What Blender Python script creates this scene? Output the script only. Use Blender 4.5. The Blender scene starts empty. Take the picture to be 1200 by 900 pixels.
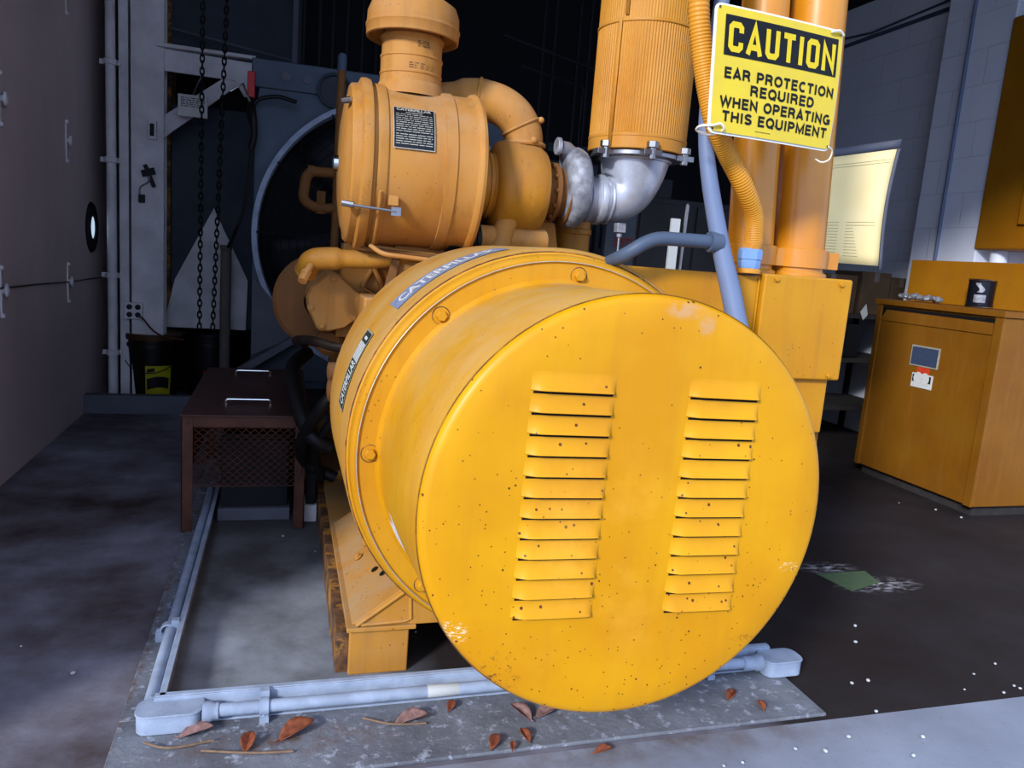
import bpy, bmesh, math, random
from mathutils import Vector, Matrix
R=math.radians; PI=math.pi
random.seed(7)
SC=bpy.context.scene; COL=SC.collection
def lin(h):
    h=h.lstrip('#'); o=[]
    for i in (0,2,4):
        c=int(h[i:i+2],16)/255; o.append(c/12.92 if c<=.04045 else ((c+.055)/1.055)**2.4)
    return (*o,1)
# ------------------------------------------------------------------ materials
MATS={}
class NT:
    def __init__(s,name):
        s.m=bpy.data.materials.new(name); s.m.use_nodes=True; s.t=s.m.node_tree; s.n=s.t.nodes; s.l=s.t.links
        s.b=s.n['Principled BSDF']; s.pos=s.n.new('ShaderNodeNewGeometry')
    def noise(s,scale,detail=4,rough=.55,vec=None,dist=0):
        n=s.n.new('ShaderNodeTexNoise'); n.inputs['Scale'].default_value=scale; n.inputs['Detail'].default_value=detail
        n.inputs['Roughness'].default_value=rough; n.inputs['Distortion'].default_value=dist
        s.l.new(vec or s.pos.outputs['Position'],n.inputs['Vector']); return n.outputs['Fac']
    def mapped(s,sc):
        n=s.n.new('ShaderNodeVectorMath'); n.operation='MULTIPLY'; s.l.new(s.pos.outputs['Position'],n.inputs[0]); n.inputs[1].default_value=sc
        return n.outputs[0]
    def ramp(s,f,a,b,lo=0.,hi=1.):
        n=s.n.new('ShaderNodeMapRange'); n.inputs['From Min'].default_value=a; n.inputs['From Max'].default_value=b
        n.inputs['To Min'].default_value=lo; n.inputs['To Max'].default_value=hi; s.l.new(f,n.inputs['Value']); return n.outputs[0]
    def math(s,op,a,b=None,clamp=False):
        n=s.n.new('ShaderNodeMath'); n.operation=op; n.use_clamp=clamp
        for i,v in enumerate((a,b)):
            if v is None: continue
            if isinstance(v,(int,float)): n.inputs[i].default_value=v
            else: s.l.new(v,n.inputs[i])
        return n.outputs[0]
    def mix(s,f,a,b):
        n=s.n.new('ShaderNodeMix'); n.data_type='RGBA'
        if isinstance(f,(int,float)): n.inputs[0].default_value=f
        else: s.l.new(f,n.inputs[0])
        for i,v in ((6,a),(7,b)):
            if isinstance(v,tuple): n.inputs[i].default_value=v
            else: s.l.new(v,n.inputs[i])
        return n.outputs[2]
    def xyz(s):
        n=s.n.new('ShaderNodeSeparateXYZ'); s.l.new(s.pos.outputs['Position'],n.inputs[0]); return n.outputs
    def nz(s):
        n=s.n.new('ShaderNodeSeparateXYZ'); s.l.new(s.pos.outputs['Normal'],n.inputs[0]); return n.outputs[2]
    def spot(s,c,r,soft=.3):   # 1 inside an ellipsoid stain of its own shape
        a=s.n.new('ShaderNodeVectorMath'); a.operation='SUBTRACT'; s.l.new(s.pos.outputs['Position'],a.inputs[0]); a.inputs[1].default_value=c
        d=s.n.new('ShaderNodeVectorMath'); d.operation='DIVIDE'; s.l.new(a.outputs[0],d.inputs[0]); d.inputs[1].default_value=r
        g=s.n.new('ShaderNodeVectorMath'); g.operation='LENGTH'; s.l.new(d.outputs[0],g.inputs[0])
        return s.ramp(g.outputs['Value'],1.,1.-soft)
    def color(s,c):
        if isinstance(c,tuple): s.b.inputs['Base Color'].default_value=c
        else: s.l.new(c,s.b.inputs['Base Color'])
    def set(s,rough=None,metal=None,bump=None,bs=.2,bd=.01,coat=None,spec=None):
        if rough is not None:
            if isinstance(rough,(int,float)): s.b.inputs['Roughness'].default_value=rough
            else: s.l.new(rough,s.b.inputs['Roughness'])
        if metal is not None: s.b.inputs['Metallic'].default_value=metal
        if coat: s.b.inputs['Coat Weight'].default_value=coat
        if spec is not None: s.b.inputs['Specular IOR Level'].default_value=spec
        if bump is not None:
            n=s.n.new('ShaderNodeBump'); n.inputs['Strength'].default_value=bs; n.inputs['Distance'].default_value=bd
            s.l.new(bump,n.inputs['Height']); s.l.new(n.outputs[0],s.b.inputs['Normal'])
        return s.m
def simple(name,hexc,rough=.6,metal=0.,var=.25,scale=6,bump=0):
    t=NT(name); c=lin(hexc); d=tuple(v*(1-var) for v in c[:3])+(1,)
    f=t.ramp(t.noise(scale,5),.35,.65); t.color(t.mix(f,d,c))
    return t.set(rough,metal,spec=.25,bump=t.noise(scale*12,3) if bump else None,bs=bump or .1,bd=.004)
def paint(name,hexc,dust='#C9B68E',dusta=.5,chip=.5,rough=.42,side=0.0,streak=.3,extra=None,low=None):
    """machine enamel: tone drift, settled dust on upward faces, drips, small chips"""
    t=NT(name); c=lin(hexc); c2=tuple(v*m for v,m in zip(c[:3],(.86,.76,.7)))+(1,)
    base=t.mix(t.ramp(t.noise(3.2,4),.35,.68),c2,c)
    st=t.ramp(t.noise(1,4,.6,t.mapped((26,26,2.2))),.5,.74,0,streak)
    base=t.mix(st,base,lin('#8A5A22'))
    up=t.ramp(t.nz(),-.15,.95); dn=t.ramp(t.noise(5,5,.65),.3,.62)
    du=t.math('MULTIPLY',t.math('ADD',t.math('MULTIPLY',up,dusta),side),dn,True)
    base=t.mix(du,base,lin(dust))
    if chip:
        v=t.n.new('ShaderNodeTexVoronoi'); v.inputs['Scale'].default_value=46; t.l.new(t.pos.outputs['Position'],v.inputs['Vector'])
        gate=t.ramp(t.noise(7,2),.5,.58)
        ch=t.math('MULTIPLY',t.math('LESS_THAN',v.outputs['Distance'],.13),gate)
        if low is not None:
            z=t.xyz()[2]; ch=t.math('MULTIPLY',ch,t.ramp(z,low[0],low[1],1,.12))
        base=t.mix(t.math('MULTIPLY',ch,chip),base,lin('#4A2A10'))
    if extra: base=extra(t,base)
    t.color(base)
    rr=t.ramp(du,0,.6,rough,.85)
    return t.set(rr,0,t.noise(60,3),.06,.002,spec=.25)
CXc=.73
def face_extra(t,base):
    n=t.noise(38,4,.7)
    m=t.math('MULTIPLY',t.math('MAXIMUM',t.spot((.900,1.6,1.306),(.062,.08,.024),.6),t.spot((.958,1.6,1.276),(.026,.08,.034),.6)),t.ramp(n,.36,.52))
    base=t.mix(t.math('MULTIPLY',m,.85,True),base,lin('#B88A5C'))
    for c,r in (((.385,1.6,.535),(.05,.08,.035)),((1.28,1.6,.66),(.035,.08,.016)),((1.17,1.6,.47),(.05,.08,.012)),((.405,1.6,.46),(.04,.06,.01))):
        m=t.math('MULTIPLY',t.spot(c,r,.5),t.ramp(t.noise(70,3,.7,t.mapped((1,1,3))),.54,.6))
        base=t.mix(t.math('MULTIPLY',m,.8),base,lin('#F2DCC0') if c[2]>.5 else lin('#7A3F14'))
    v=t.n.new('ShaderNodeTexVoronoi'); v.inputs['Scale'].default_value=62; t.l.new(t.pos.outputs['Position'],v.inputs['Vector'])
    sc=t.n.new('ShaderNodeSeparateColor'); t.l.new(v.outputs['Color'],sc.inputs[0])
    thr=t.ramp(t.xyz()[2],.32,1.15,.62,.10); on=t.math('LESS_THAN',sc.outputs[0],thr); rad=t.ramp(sc.outputs[1],0,1,.08,.27)
    base=t.mix(t.math('MULTIPLY',t.math('MULTIPLY',on,t.math('LESS_THAN',v.outputs['Distance'],rad)),.95),base,lin('#4E2606'))
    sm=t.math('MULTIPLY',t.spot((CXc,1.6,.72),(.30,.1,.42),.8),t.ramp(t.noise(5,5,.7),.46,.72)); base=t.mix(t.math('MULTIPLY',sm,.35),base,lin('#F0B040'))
    # bare edge wear low on the rim
    m=t.math('MULTIPLY',t.spot((.49,1.61,.40),(.09,.05,.10),.6),t.ramp(t.noise(55,4,.7),.55,.62))
    base=t.mix(m,base,lin('#6A3C1A'))
    return base
def drum_extra(t,base):
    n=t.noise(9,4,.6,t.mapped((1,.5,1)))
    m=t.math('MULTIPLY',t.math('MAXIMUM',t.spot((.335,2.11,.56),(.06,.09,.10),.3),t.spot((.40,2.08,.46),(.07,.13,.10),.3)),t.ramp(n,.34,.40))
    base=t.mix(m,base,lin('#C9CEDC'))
    return base
M={}
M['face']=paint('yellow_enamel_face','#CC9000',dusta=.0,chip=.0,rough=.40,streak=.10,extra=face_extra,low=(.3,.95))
M['drum']=paint('yellow_enamel_drum','#C48C10',dust='#B08C58',dusta=.62,chip=.4,rough=.45,side=.04,streak=.2,extra=drum_extra)
M['ring']=paint('yellow_enamel_ring','#C28806',dust='#BE8C40',dusta=.3,chip=.6,rough=.42,side=.06,streak=.2)
M['body']=paint('yellow_enamel_body','#B07C20',dust='#A48350',dusta=.6,chip=.4,rough=.55,side=.30)
M['box']=paint('yellow_enamel_box','#BC820A',dust='#B48A48',dusta=.4,chip=.5,rough=.42)
M['engine']=paint('yellow_engine_paint','#B47A2A',dust='#AC8860',dusta=.5,chip=.5,rough=.55,side=.22,streak=.6)
M['engine_old']=paint('aged_engine_paint','#774A1A',dust='#6E5236',dusta=.5,chip=.8,rough=.6,side=.3,streak=.6)
M['turbo']=paint('turbo_paint','#C08420',dust='#8C6A44',dusta=.5,chip=.5,rough=.35,side=.2,streak=.7)
M['muffler']=paint('muffler_paint','#BE7E1C',dust='#C9A36A',dusta=.3,chip=.2,rough=.45,side=.15,streak=.35)
M['pipe']=paint('pipe_paint','#C88212',dust='#D8A560',dusta=.3,chip=.4,rough=.28,streak=.15)
M['base']=paint('base_paint','#B87E1C',dust='#A08460',dusta=.6,chip=.9,rough=.6,side=.25,streak=.5)
t=NT('rusty_rail'); t.color(t.mix(t.ramp(t.noise(9,5,.7),.50,.58),t.mix(t.ramp(t.noise(20,4),.4,.6),lin('#3E2616'),lin('#6A4628')),lin('#9A6A1E'))); M['rail_rust']=t.set(.8,0,t.noise(40,4),.3,.004)
M['cab']=paint('cabinet_paint','#7C4E04',dust='#6A5030',dusta=.3,chip=.9,rough=.55,side=.04,streak=.35)
M['panel']=paint('wall_panel_paint','#9A6408',dust='#7A5A34',dusta=.2,chip=.6,rough=.5,side=.02,streak=.3)
M['pipe'].node_tree.nodes['Principled BSDF'].inputs['Specular IOR Level'].default_value=.6
M['flex']=paint('yellow_conduit','#CC8A24',dust='#E0B880',dusta=.3,chip=0,rough=.4,streak=.1)
M['silver']=simple('silver_heat_paint','#C6CAD4',.36,.5,.35,9,.15)
M['castsilver']=simple('cast_silver','#A6A8B0',.6,.45,.55,22,.6)
M['pvc']=simple('grey_plastic_conduit','#68748E',.5,0,.12,5)
M['pvc_dark']=simple('dark_grey_conduit','#4A5668',.5,0,.2,5)
M['blueplastic']=simple('blue_plastic','#7494C0',.35,0,.1,8)
M['greypaint']=simple('grey_painted_steel','#9AA6BA',.5,.0,.3,12,.25)
M['steel']=simple('worn_steel','#8E8E92',.35,.9,.2,20)
M['chrome']=simple('chrome_steel','#D8D8D4',.2,1.,.1,20)
M['black']=simple('black_rubber','#0E0D0E',.55,0,.3,8)
M['slit']=simple('dark_gap','#050403',.9,0,.1,8)
M['darkmetal']=simple('dark_metal','#1B1B20',.6,.2,.4,5)
M['oily']=simple('oily_iron','#2A2018',.45,.2,.5,12,.4)
M['blue']=simple('blue_grey_steel','#4C5866',.55,.1,.35,3,.1)
M['blued']=simple('dark_blue_steel','#363C46',.6,.1,.35,3)
M['white_steel']=simple('white_painted_steel','#D2CED0',.6,0,.25,5,.15)
M['white']=simple('white_plastic','#B4B6B4',.5,0,.08,5)
M['red']=simple('red_enamel','#B01414',.4,0,.2,5)
M['print_grey']=simple('faint_print','#A89A66',.8,0,.1,9)
M['dullred']=simple('dull_red','#5A1A12',.6,0,.2,5)
M['plinth']=simple('dark_concrete_plinth','#34302F',.85,0,.4,9,.2)
M['port_light']=None
M['brown']=simple('brown_painted_steel','#583426',.5,.1,.45,9,.2)
M['browntop']=simple('dusty_brown_steel','#4E322C',.5,.1,.4,7,.2)
M['bucket']=simple('black_bucket_plastic','#0F0C0C',.4,0,.2,6)
M['lid']=simple('amber_lid_plastic','#4A3014',.45,0,.3,6)
M['ytag']=simple('yellow_green_label','#A8A012',.5,0,.15,9)
M['cardboard']=simple('cardboard','#54412F',.85,0,.25,7,.1)
M['sticker_blue']=simple('faded_blue_sticker','#38425A',.6,0,.15,30)
M['sticker_red']=simple('red_sticker','#C23A1E',.6,0,.1,30)
M['sticker_white']=simple('white_sticker','#C9C7C2',.6,0,.1,30)
M['label_black']=simple('black_label','#15151A',.4,0,.15,20)
M['label_green']=simple('dark_green_label','#28352E',.5,0,.15,20)
M['label_silver']=simple('silver_label','#B4AE9C',.45,.3,.2,40)
M['label_fade']=simple('faded_blue_label','#7E88A4',.6,0,.35,30)
M['yletter']=simple('sign_yellow','#D4B61A',.4,0,.06,10)
M['sblack']=simple('sign_black','#050507',.4,0,.1,10)
M['swhite']=simple('sign_white_edge','#E8E4DA',.5,0,.1,10)
M['tie']=simple('clear_zip_tie','#E4DEC8',.4,0,.1,10)
M['leaf']=simple('dry_leaf','#8A4A30',.7,0,.5,60,.3)
M['leafgrey']=simple('dusty_leaf','#8C6A64',.8,0,.5,60,.3)
M['twig']=simple('dry_twig','#7C6450',.8,0,.3,60)
M['pebble']=simple('pale_pebble','#B8B8B8',.7,0,.3,80)
M['card']=simple('green_card','#56684A',.7,0,.2,30)
M['chain']=simple('black_chain','#1A1618',.45,.6,.3,20)
M['tube']=simple('dusty_grey_tube','#6A625C',.7,0,.2,8)
M['glass_can']=simple('dark_can','#22222A',.25,.5,.3,12)
M['film']=simple('crumpled_film','#8E8E96',.2,.3,.4,30,.5)
# caution sign sheet
t=NT('caution_sheet'); t.color(t.mix(t.ramp(t.noise(14,4),.4,.7,0,.5),lin('#D4B61A'),lin('#C0A430'))); M['sign']=t.set(.38,0)
# paper
t=NT('yellow_paper'); t.color(t.mix(t.ramp(t.noise(3,2),.4,.7),lin('#FFE2A0'),lin('#F4D690'))); M['paper']=t.set(.8,0)
# floor inside: stained dark concrete
t=NT('stained_concrete')
n1=t.ramp(t.noise(1.1,6,.6),.36,.66); n2=t.ramp(t.noise(5,6,.65),.35,.7)
b=t.mix(n1,lin('#3C302E'),lin('#9292A0')); b=t.mix(t.math('MULTIPLY',n2,.5),b,lin('#453634'))
xr=t.ramp(t.math('ADD',t.xyz()[0],t.math('MULTIPLY',t.noise(2,3),.5)),1.5,1.85,0,.95)
b=t.mix(xr,b,lin('#1E1614'))                               # floor darkens to the right of the set
pw=t.math('MULTIPLY',t.math('MAXIMUM',t.spot((2.74,2.78,0),(.26,.10,.1),.9),t.spot((2.62,2.99,0),(.18,.08,.1),.9)),t.ramp(t.noise(24,5,.7,t.mapped((.6,1.8,1))),.47,.62))
b=t.mix(pw,b,lin('#BDB9BC'))
t.color(b); M['floor']=t.set(t.ramp(t.noise(2,4),.3,.7,.65,.9),0,t.noise(18,5,.7),.25,.01,spec=.2)
t=NT('apron_concrete')
b=t.mix(t.ramp(t.noise(2,6,.6),.35,.68),lin('#787C88'),lin('#8C909C'))
m=t.math('MULTIPLY',t.spot((1.1,1.86,0),(1.0,.14,.1),.9),t.ramp(t.noise(6,5,.7),.35,.6)); b=t.mix(t.math('MULTIPLY',m,.8),b,lin('#57463C'))
b=t.mix(t.ramp(t.noise(90,2),.68,.72,0,.6),b,lin('#5A5450')); t.color(b); M['apron']=t.set(.75,0,t.noise(40,5,.7),.2,.006)
t=NT('pad_concrete')
b=t.mix(t.ramp(t.noise(4,6,.7),.35,.65),lin('#55565C'),lin('#74777F'))
b=t.mix(t.ramp(t.noise(26,4,.7),.56,.66,0,.8),b,lin('#A0A4B0'))
b=t.mix(t.ramp(t.noise(3.1,4,.7),.6,.7,0,.7),b,lin('#4A3E3A'))
m=t.math('MULTIPLY',t.math('MAXIMUM',t.spot((.05,2.03,.01),(.42,.09,.1),.9),t.spot((-.42,2.9,.01),(.035,1.2,.1),.5)),t.ramp(t.noise(17,5,.7),.46,.6))
b=t.mix(t.math('MULTIPLY',m,.85),b,lin('#5C4034'))
t.color(b); M['pad']=t.set(.8,0,t.noise(30,6,.75),.5,.012)
t=NT('sump_concrete')
b=t.mix(t.ramp(t.noise(2.6,6,.62),.35,.65),lin('#4E5054'),lin('#868C94'))
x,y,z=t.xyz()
edge=t.math('MULTIPLY',t.ramp(t.math('ADD',x,t.math('MULTIPLY',t.noise(8,3),.02)),-.27,-.25,1,0),.5); b=t.mix(edge,b,lin('#33281F'))  # dark strip along the left curb: the curb's shadow painted into the colour
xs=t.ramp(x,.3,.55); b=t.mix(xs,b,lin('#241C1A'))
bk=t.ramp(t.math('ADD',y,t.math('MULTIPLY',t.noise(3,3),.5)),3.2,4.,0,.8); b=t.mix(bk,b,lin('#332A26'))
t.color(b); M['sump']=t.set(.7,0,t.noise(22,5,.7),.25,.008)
t=NT('left_wall_panel')
b=t.mix(t.ramp(t.noise(.9,4),.35,.65),lin('#BAA6A4'),lin('#C8B6B4')); b=t.mix(t.ramp(t.noise(3,5,.6,t.mapped((1,1,.4))),.5,.75,0,.4),b,lin('#A09088'))
t.color(b); M['lwall']=t.set(.5,0,t.noise(3,3),.12,.02)
t=NT('painted_block')       # concrete block wall, running bond, in the wall's own plane (y,z)
cmb=t.n.new('ShaderNodeCombineXYZ'); x,y,z=t.xyz(); t.l.new(y,cmb.inputs[0]); t.l.new(z,cmb.inputs[1])
br=t.n.new('ShaderNodeTexBrick'); t.l.new(cmb.outputs[0],br.inputs['Vector']); br.inputs['Scale'].default_value=1
br.inputs['Brick Width'].default_value=.55; br.inputs['Row Height'].default_value=.27; br.inputs['Mortar Size'].default_value=.006; br.inputs['Mortar Smooth'].default_value=.6
b=t.mix(t.ramp(t.noise(1.4,4),.35,.65),lin('#D8DAE6'),lin('#E2E4EE')); b=t.mix(t.math('MULTIPLY',br.outputs['Fac'],.35),b,lin('#BCBCC4'))
t.color(b); hb=t.math('ADD',t.math('MULTIPLY',br.outputs['Fac'],-1.),t.math('MULTIPLY',t.noise(50,3),.12)); M['cmu']=t.set(.7,0,hb,.5,.006)
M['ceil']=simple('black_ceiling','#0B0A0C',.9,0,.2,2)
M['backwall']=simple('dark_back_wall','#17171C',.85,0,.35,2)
M['lightgrey']=simple('light_grey_sheet','#5A5C66',.6,0,.2,4)

# ------------------------------------------------------------------ mesh builder
def frame(d):
    d=Vector(d).normalized(); a=Vector((0,0,1)) if abs(d.z)<.9 else Vector((1,0,0))
    u=a.cross(d).normalized(); return u,d.cross(u).normalized(),d
class MB:
    def __init__(s): s.bm=bmesh.new(); s.mi=0
    def V(s,c): return s.bm.verts.new(c)
    def F(s,vs):
        try:
            f=s.bm.faces.new(vs); f.material_index=s.mi; return f
        except ValueError: return None
    def box(s,x0,x1,y0,y1,z0,z1,rot=None,piv=None):
        P=[Vector((x,y,z)) for z in(z0,z1) for y in(y0,y1) for x in(x0,x1)]
        if rot is not None:
            c=Vector(piv) if piv else Vector(((x0+x1)/2,(y0+y1)/2,(z0+z1)/2)); P=[c+rot@(p-c) for p in P]
        v=[s.V(p) for p in P]
        for q in((0,2,3,1),(4,5,7,6),(0,1,5,4),(2,6,7,3),(0,4,6,2),(1,3,7,5)): s.F([v[i] for i in q])
        return s
    def bar(s,p0,p1,w,h,up=(0,0,1)):
        p0=Vector(p0);p1=Vector(p1);d=(p1-p0).normalized();u=Vector(up).cross(d)
        if u.length<1e-4:u=Vector((1,0,0)).cross(d)
        u.normalize();k=d.cross(u)
        v=[s.V(p+u*a*w/2+k*b*h/2) for p in(p0,p1) for a,b in((-1,-1),(1,-1),(1,1),(-1,1))]
        s.F(v[3::-1]);s.F(v[4:])
        for i in range(4): s.F([v[i],v[(i+1)%4],v[4+(i+1)%4],v[4+i]])
        return s
    def lathe(s,o,d,prof,seg=48,cap0=False,cap1=False,rf=None,mats=None):
        u,w,d=frame(d);o=Vector(o);rings=[]
        for r,h in prof:
            ring=[]
            for i in range(seg):
                a=2*PI*i/seg; rr=r+(rf(a,r) if rf else 0); ring.append(s.V(o+d*h+u*rr*math.cos(a)+w*rr*math.sin(a)))
            rings.append(ring)
        for k in range(len(rings)-1):
            if mats: s.mi=mats[k]
            A,B=rings[k],rings[k+1]
            for i in range(seg): s.F([A[i],A[(i+1)%seg],B[(i+1)%seg],B[i]])
        if cap0: s.F(rings[0][::-1])
        if cap1: s.F(rings[-1])
        return s
    def cyl(s,p0,p1,r0,r1=None,seg=24,cap=True):
        p0=Vector(p0);p1=Vector(p1);r1=r0 if r1 is None else r1
        return s.lathe(p0,p1-p0,[(r0,0),(r1,(p1-p0).length)],seg,cap,cap)
    def tube(s,pts,r,seg=16,closed=False,cap=True,rfun=None):
        pts=[Vector(p) for p in pts];n=len(pts);T=[]
        for i in range(n):
            a=pts[i-1] if (i>0 or closed) else pts[i];b=pts[(i+1)%n] if(i<n-1 or closed) else pts[i]
            T.append((b-a).normalized())
        u,w,_=frame(T[0]);rings=[]
        for i in range(n):
            u=(u-T[i]*u.dot(T[i])).normalized();w=T[i].cross(u)
            rr=rfun(i/(n-1)) if rfun else (r[i] if isinstance(r,(list,tuple)) else r)
            rings.append([s.V(pts[i]+u*rr*math.cos(2*PI*k/seg)+w*rr*math.sin(2*PI*k/seg)) for k in range(seg)])
        for j in range(n if closed else n-1):
            A,B=rings[j],rings[(j+1)%n]
            for k in range(seg): s.F([A[k],A[(k+1)%seg],B[(k+1)%seg],B[k]])
        if cap and not closed: s.F(rings[0][::-1]);s.F(rings[-1])
        return s
    def torus(s,c,d,R_,r,seg=32,sg=8,sq=1.):
        u,w,d=frame(d);c=Vector(c)
        return s.tube([c+u*R_*sq*math.cos(2*PI*i/seg)+w*R_*math.sin(2*PI*i/seg) for i in range(seg)],r,sg,True)
    def prism(s,poly,o,u,v,dep):
        """outline poly (in u,v from o) given thickness dep (vector)"""
        o=Vector(o);u=Vector(u);v=Vector(v);dep=Vector(dep)
        A=[s.V(o+u*a+v*b) for a,b in poly];B=[s.V(o+u*a+v*b+dep) for a,b in poly];n=len(poly)
        s.F(A[::-1]);s.F(B)
        for i in range(n): s.F([A[i],A[(i+1)%n],B[(i+1)%n],B[i]])
        return s
    def sphere(s,c,r,sx=1,sy=1,sz=1,seg=14):
        m=Matrix.Translation(c)@Matrix.Diagonal((r*sx,r*sy,r*sz,1))
        res=bmesh.ops.create_icosphere(s.bm,subdivisions=2,radius=1,matrix=m)
        for v in res['verts']:
            for f in v.link_faces: f.material_index=s.mi
        return s
    def grid(s,fn,nu,nv,closed_u=False):
        P=[[s.V(fn(i/nu,j/nv)) for j in range(nv+1)] for i in range(nu+1)]
        for i in range(nu):
            for j in range(nv): s.F([P[i][j],P[i+1][j],P[i+1][j+1],P[i][j+1]])
        return s
    def hexbolt(s,c,d,r=.013,h=.012,washer=1.5):
        c=Vector(c);u,w,d=frame(d)
        s.lathe(c,d,[(r*washer,0),(r*washer,.003)],20,False,True)
        s.lathe(c,d,[(r,.003),(r,h*.85),(r*.85,h)],6,False,True); return s
    def build(s,name,mats,parent=None,bev=0,bseg=2,smooth=32,loc=None,**props):
        me=bpy.data.meshes.new(name); bmesh.ops.recalc_face_normals(s.bm,faces=s.bm.faces[:])
        xs=[v.co.copy() for v in s.bm.verts]
        base=Vector((0,0,0))
        if parent is not None: base=wloc(parent)
        elif loc is not None: base=Vector(loc)
        elif xs:
            base=Vector(((min(v.x for v in xs)+max(v.x for v in xs))/2,(min(v.y for v in xs)+max(v.y for v in xs))/2,min(v.z for v in xs)))
        bmesh.ops.translate(s.bm,verts=s.bm.verts[:],vec=-base); s.bm.to_mesh(me); s.bm.free()
        for m in (mats if isinstance(mats,(list,tuple)) else [mats]): me.materials.append(m if not isinstance(m,str) else M[m])
        for p in me.polygons: p.use_smooth=True
        me.set_sharp_from_angle(angle=R(smooth))
        o=bpy.data.objects.new(name,me); COL.objects.link(o)
        if parent is not None: o.parent=parent
        else: o.location=base
        if bev:
            b=o.modifiers.new('edge','BEVEL'); b.width=bev; b.segments=bseg; b.limit_method='ANGLE'; b.angle_limit=R(40); b.harden_normals=True
        for k,v in props.items(): o[k]=v
        return o
def wloc(o):
    p=Vector((0,0,0))
    while o is not None: p+=o.location; o=o.parent
    return p
def thing(name,label,cat,loc,group=None):
    o=bpy.data.objects.new(name,None); COL.objects.link(o); o.location=loc; o.empty_display_size=.1
    o['label']=label; o['category']=cat
    if group: o['group']=group
    return o
def tag(o,label,cat,group=None):
    o['label']=label; o['category']=cat
    if group: o['group']=group
    return o
def st(o): o['kind']='structure'; return o
def text_into(mb,body,fn,size=1.,offset=.0,spacing=1.,xscale=1.,width=None,align='LEFT',mi=None,thick=0):
    """flat lettering; fn maps (u,v) of the text plane to a point on the surface"""
    cu=bpy.data.curves.new('t','FONT'); cu.body=body; cu.size=size; cu.offset=offset; cu.space_character=spacing; cu.align_x='LEFT'; cu.resolution_u=3
    ob=bpy.data.objects.new('t',cu); COL.objects.link(ob); dg=bpy.context.evaluated_depsgraph_get(); dg.update()
    me=bpy.data.meshes.new_from_object(ob.evaluated_get(dg)); COL.objects.unlink(ob); bpy.data.objects.remove(ob); bpy.data.curves.remove(cu)
    xs=[v.co.x for v in me.vertices]; ys=[v.co.y for v in me.vertices]; w=max(xs)-min(xs)
    k=(width/w) if width else xscale; x0=min(xs)
    sh={'LEFT':0,'CENTER':-w*k/2,'RIGHT':-w*k}[align]
    vs=[mb.V(fn((v.co.x-x0)*k+sh,v.co.y)) for v in me.vertices]
    if mi is not None: mb.mi=mi
    for p in me.polygons: mb.F([vs[i] for i in p.vertices])
    bpy.data.meshes.remove(me)
def spline(pts,n=12):
    P=[Vector(p) for p in pts]; P=[P[0]*2-P[1]]+P+[P[-1]*2-P[-2]]; out=[]
    for i in range(1,len(P)-2):
        for k in range(n):
            t=k/n; a,b,c,d=P[i-1:i+3]
            out.append(.5*((2*b)+(c-a)*t+(2*a-5*b+4*c-d)*t*t+(3*b-a-3*c+d)*t**3))
    out.append(P[-2]); return out
def bend(pts,r=.05,n=6):
    """polyline with rounded corners"""
    P=[Vector(p) for p in pts]; out=[P[0]]
    for i in range(1,len(P)-1):
        a=(P[i-1]-P[i]);b=(P[i+1]-P[i]);k=min(r,a.length*.49,b.length*.49);A=P[i]+a.normalized()*k;B=P[i]+b.normalized()*k
        for j in range(n+1):
            t=j/n; out.append(A*(1-t)**2+P[i]*2*t*(1-t)+B*t*t)
    out.append(P[-1]); return out

# ------------------------------------------------------------------ the setting
FY=1.868
st(MB().box(-2.6,5.4,FY,8.2,-.1,0).build('floor','floor'))
st(MB().box(-8,9,-9,FY,-.1,0).build('floor_apron','apron'))
pad=MB(); pad.box(-.415,1.735,1.885,2.20,0,.012); pad.box(-.415,-.30,2.20,5.6,0,.012)
st(pad.build('floor_pad','pad',bev=.004))
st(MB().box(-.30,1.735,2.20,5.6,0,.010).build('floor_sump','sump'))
st(MB().box(-1.55,-1.4,FY,8.2,0,4.4).build('wall_left','lwall'))
st(MB().box(5.3,5.45,FY,8.2,0,4.4).build('wall_right','cmu'))
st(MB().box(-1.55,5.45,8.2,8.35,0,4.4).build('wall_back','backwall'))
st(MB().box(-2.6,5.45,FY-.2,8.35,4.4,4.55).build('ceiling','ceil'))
fw=MB(); fw.box(-1.27,5.45,FY-.12,FY,3.75,4.4); fw.box(-2.6,-1.27,FY-.12,FY,0,4.4)
st(fw.build('wall_front','cmu'))
pl=MB(); pl.box(5.08,5.3,4.75,5.40,0,4.4)
st(pl.build('trim_1','cmu',bev=.01))

# left steel column with door track and small fittings
col=MB(); col.box(-1.13,-.90,6.60,6.615,0,3.9); col.box(-1.02,-1.005,6.615,6.75,0,3.9); col.box(-1.13,-.90,6.75,6.765,0,3.9); col.box(-1.215,-1.15,6.62,6.70,0,3.9)
st(col.build('trim_2','white_steel',bev=.003))
dp=thing('vertical_conduit','pale vertical conduit clamped beside the white column at the left wall','pipe',(-1.26,6.58,0))
MB().tube([(-1.26,6.58,0),(-1.262,6.58,3.9)],.034,14).build('pipe','white_steel',dp)
for z in (.42,1.02,1.88,2.58):
    c=MB(); c.lathe((-1.261,6.58,z-.022),(0,0,1),[(.038,0),(.046,.004),(.046,.04),(.038,.044)],18); c.box(-1.34,-1.20,6.60,6.62,z-.018,z+.018); c.hexbolt((-1.32,6.60,z),(0,-1,0),.009,.01); c.hexbolt((-1.21,6.60,z),(0,-1,0),.009,.01)
    c.build('clamp','white_steel',dp)
ol=thing('wall_outlet','grey four-socket outlet box low on the white column','outlet',(-1.10,6.56,.685))
MB().box(-1.175,-1.045,6.565,6.60,.69,.82).build('box','white_steel',ol,bev=.006)
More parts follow.
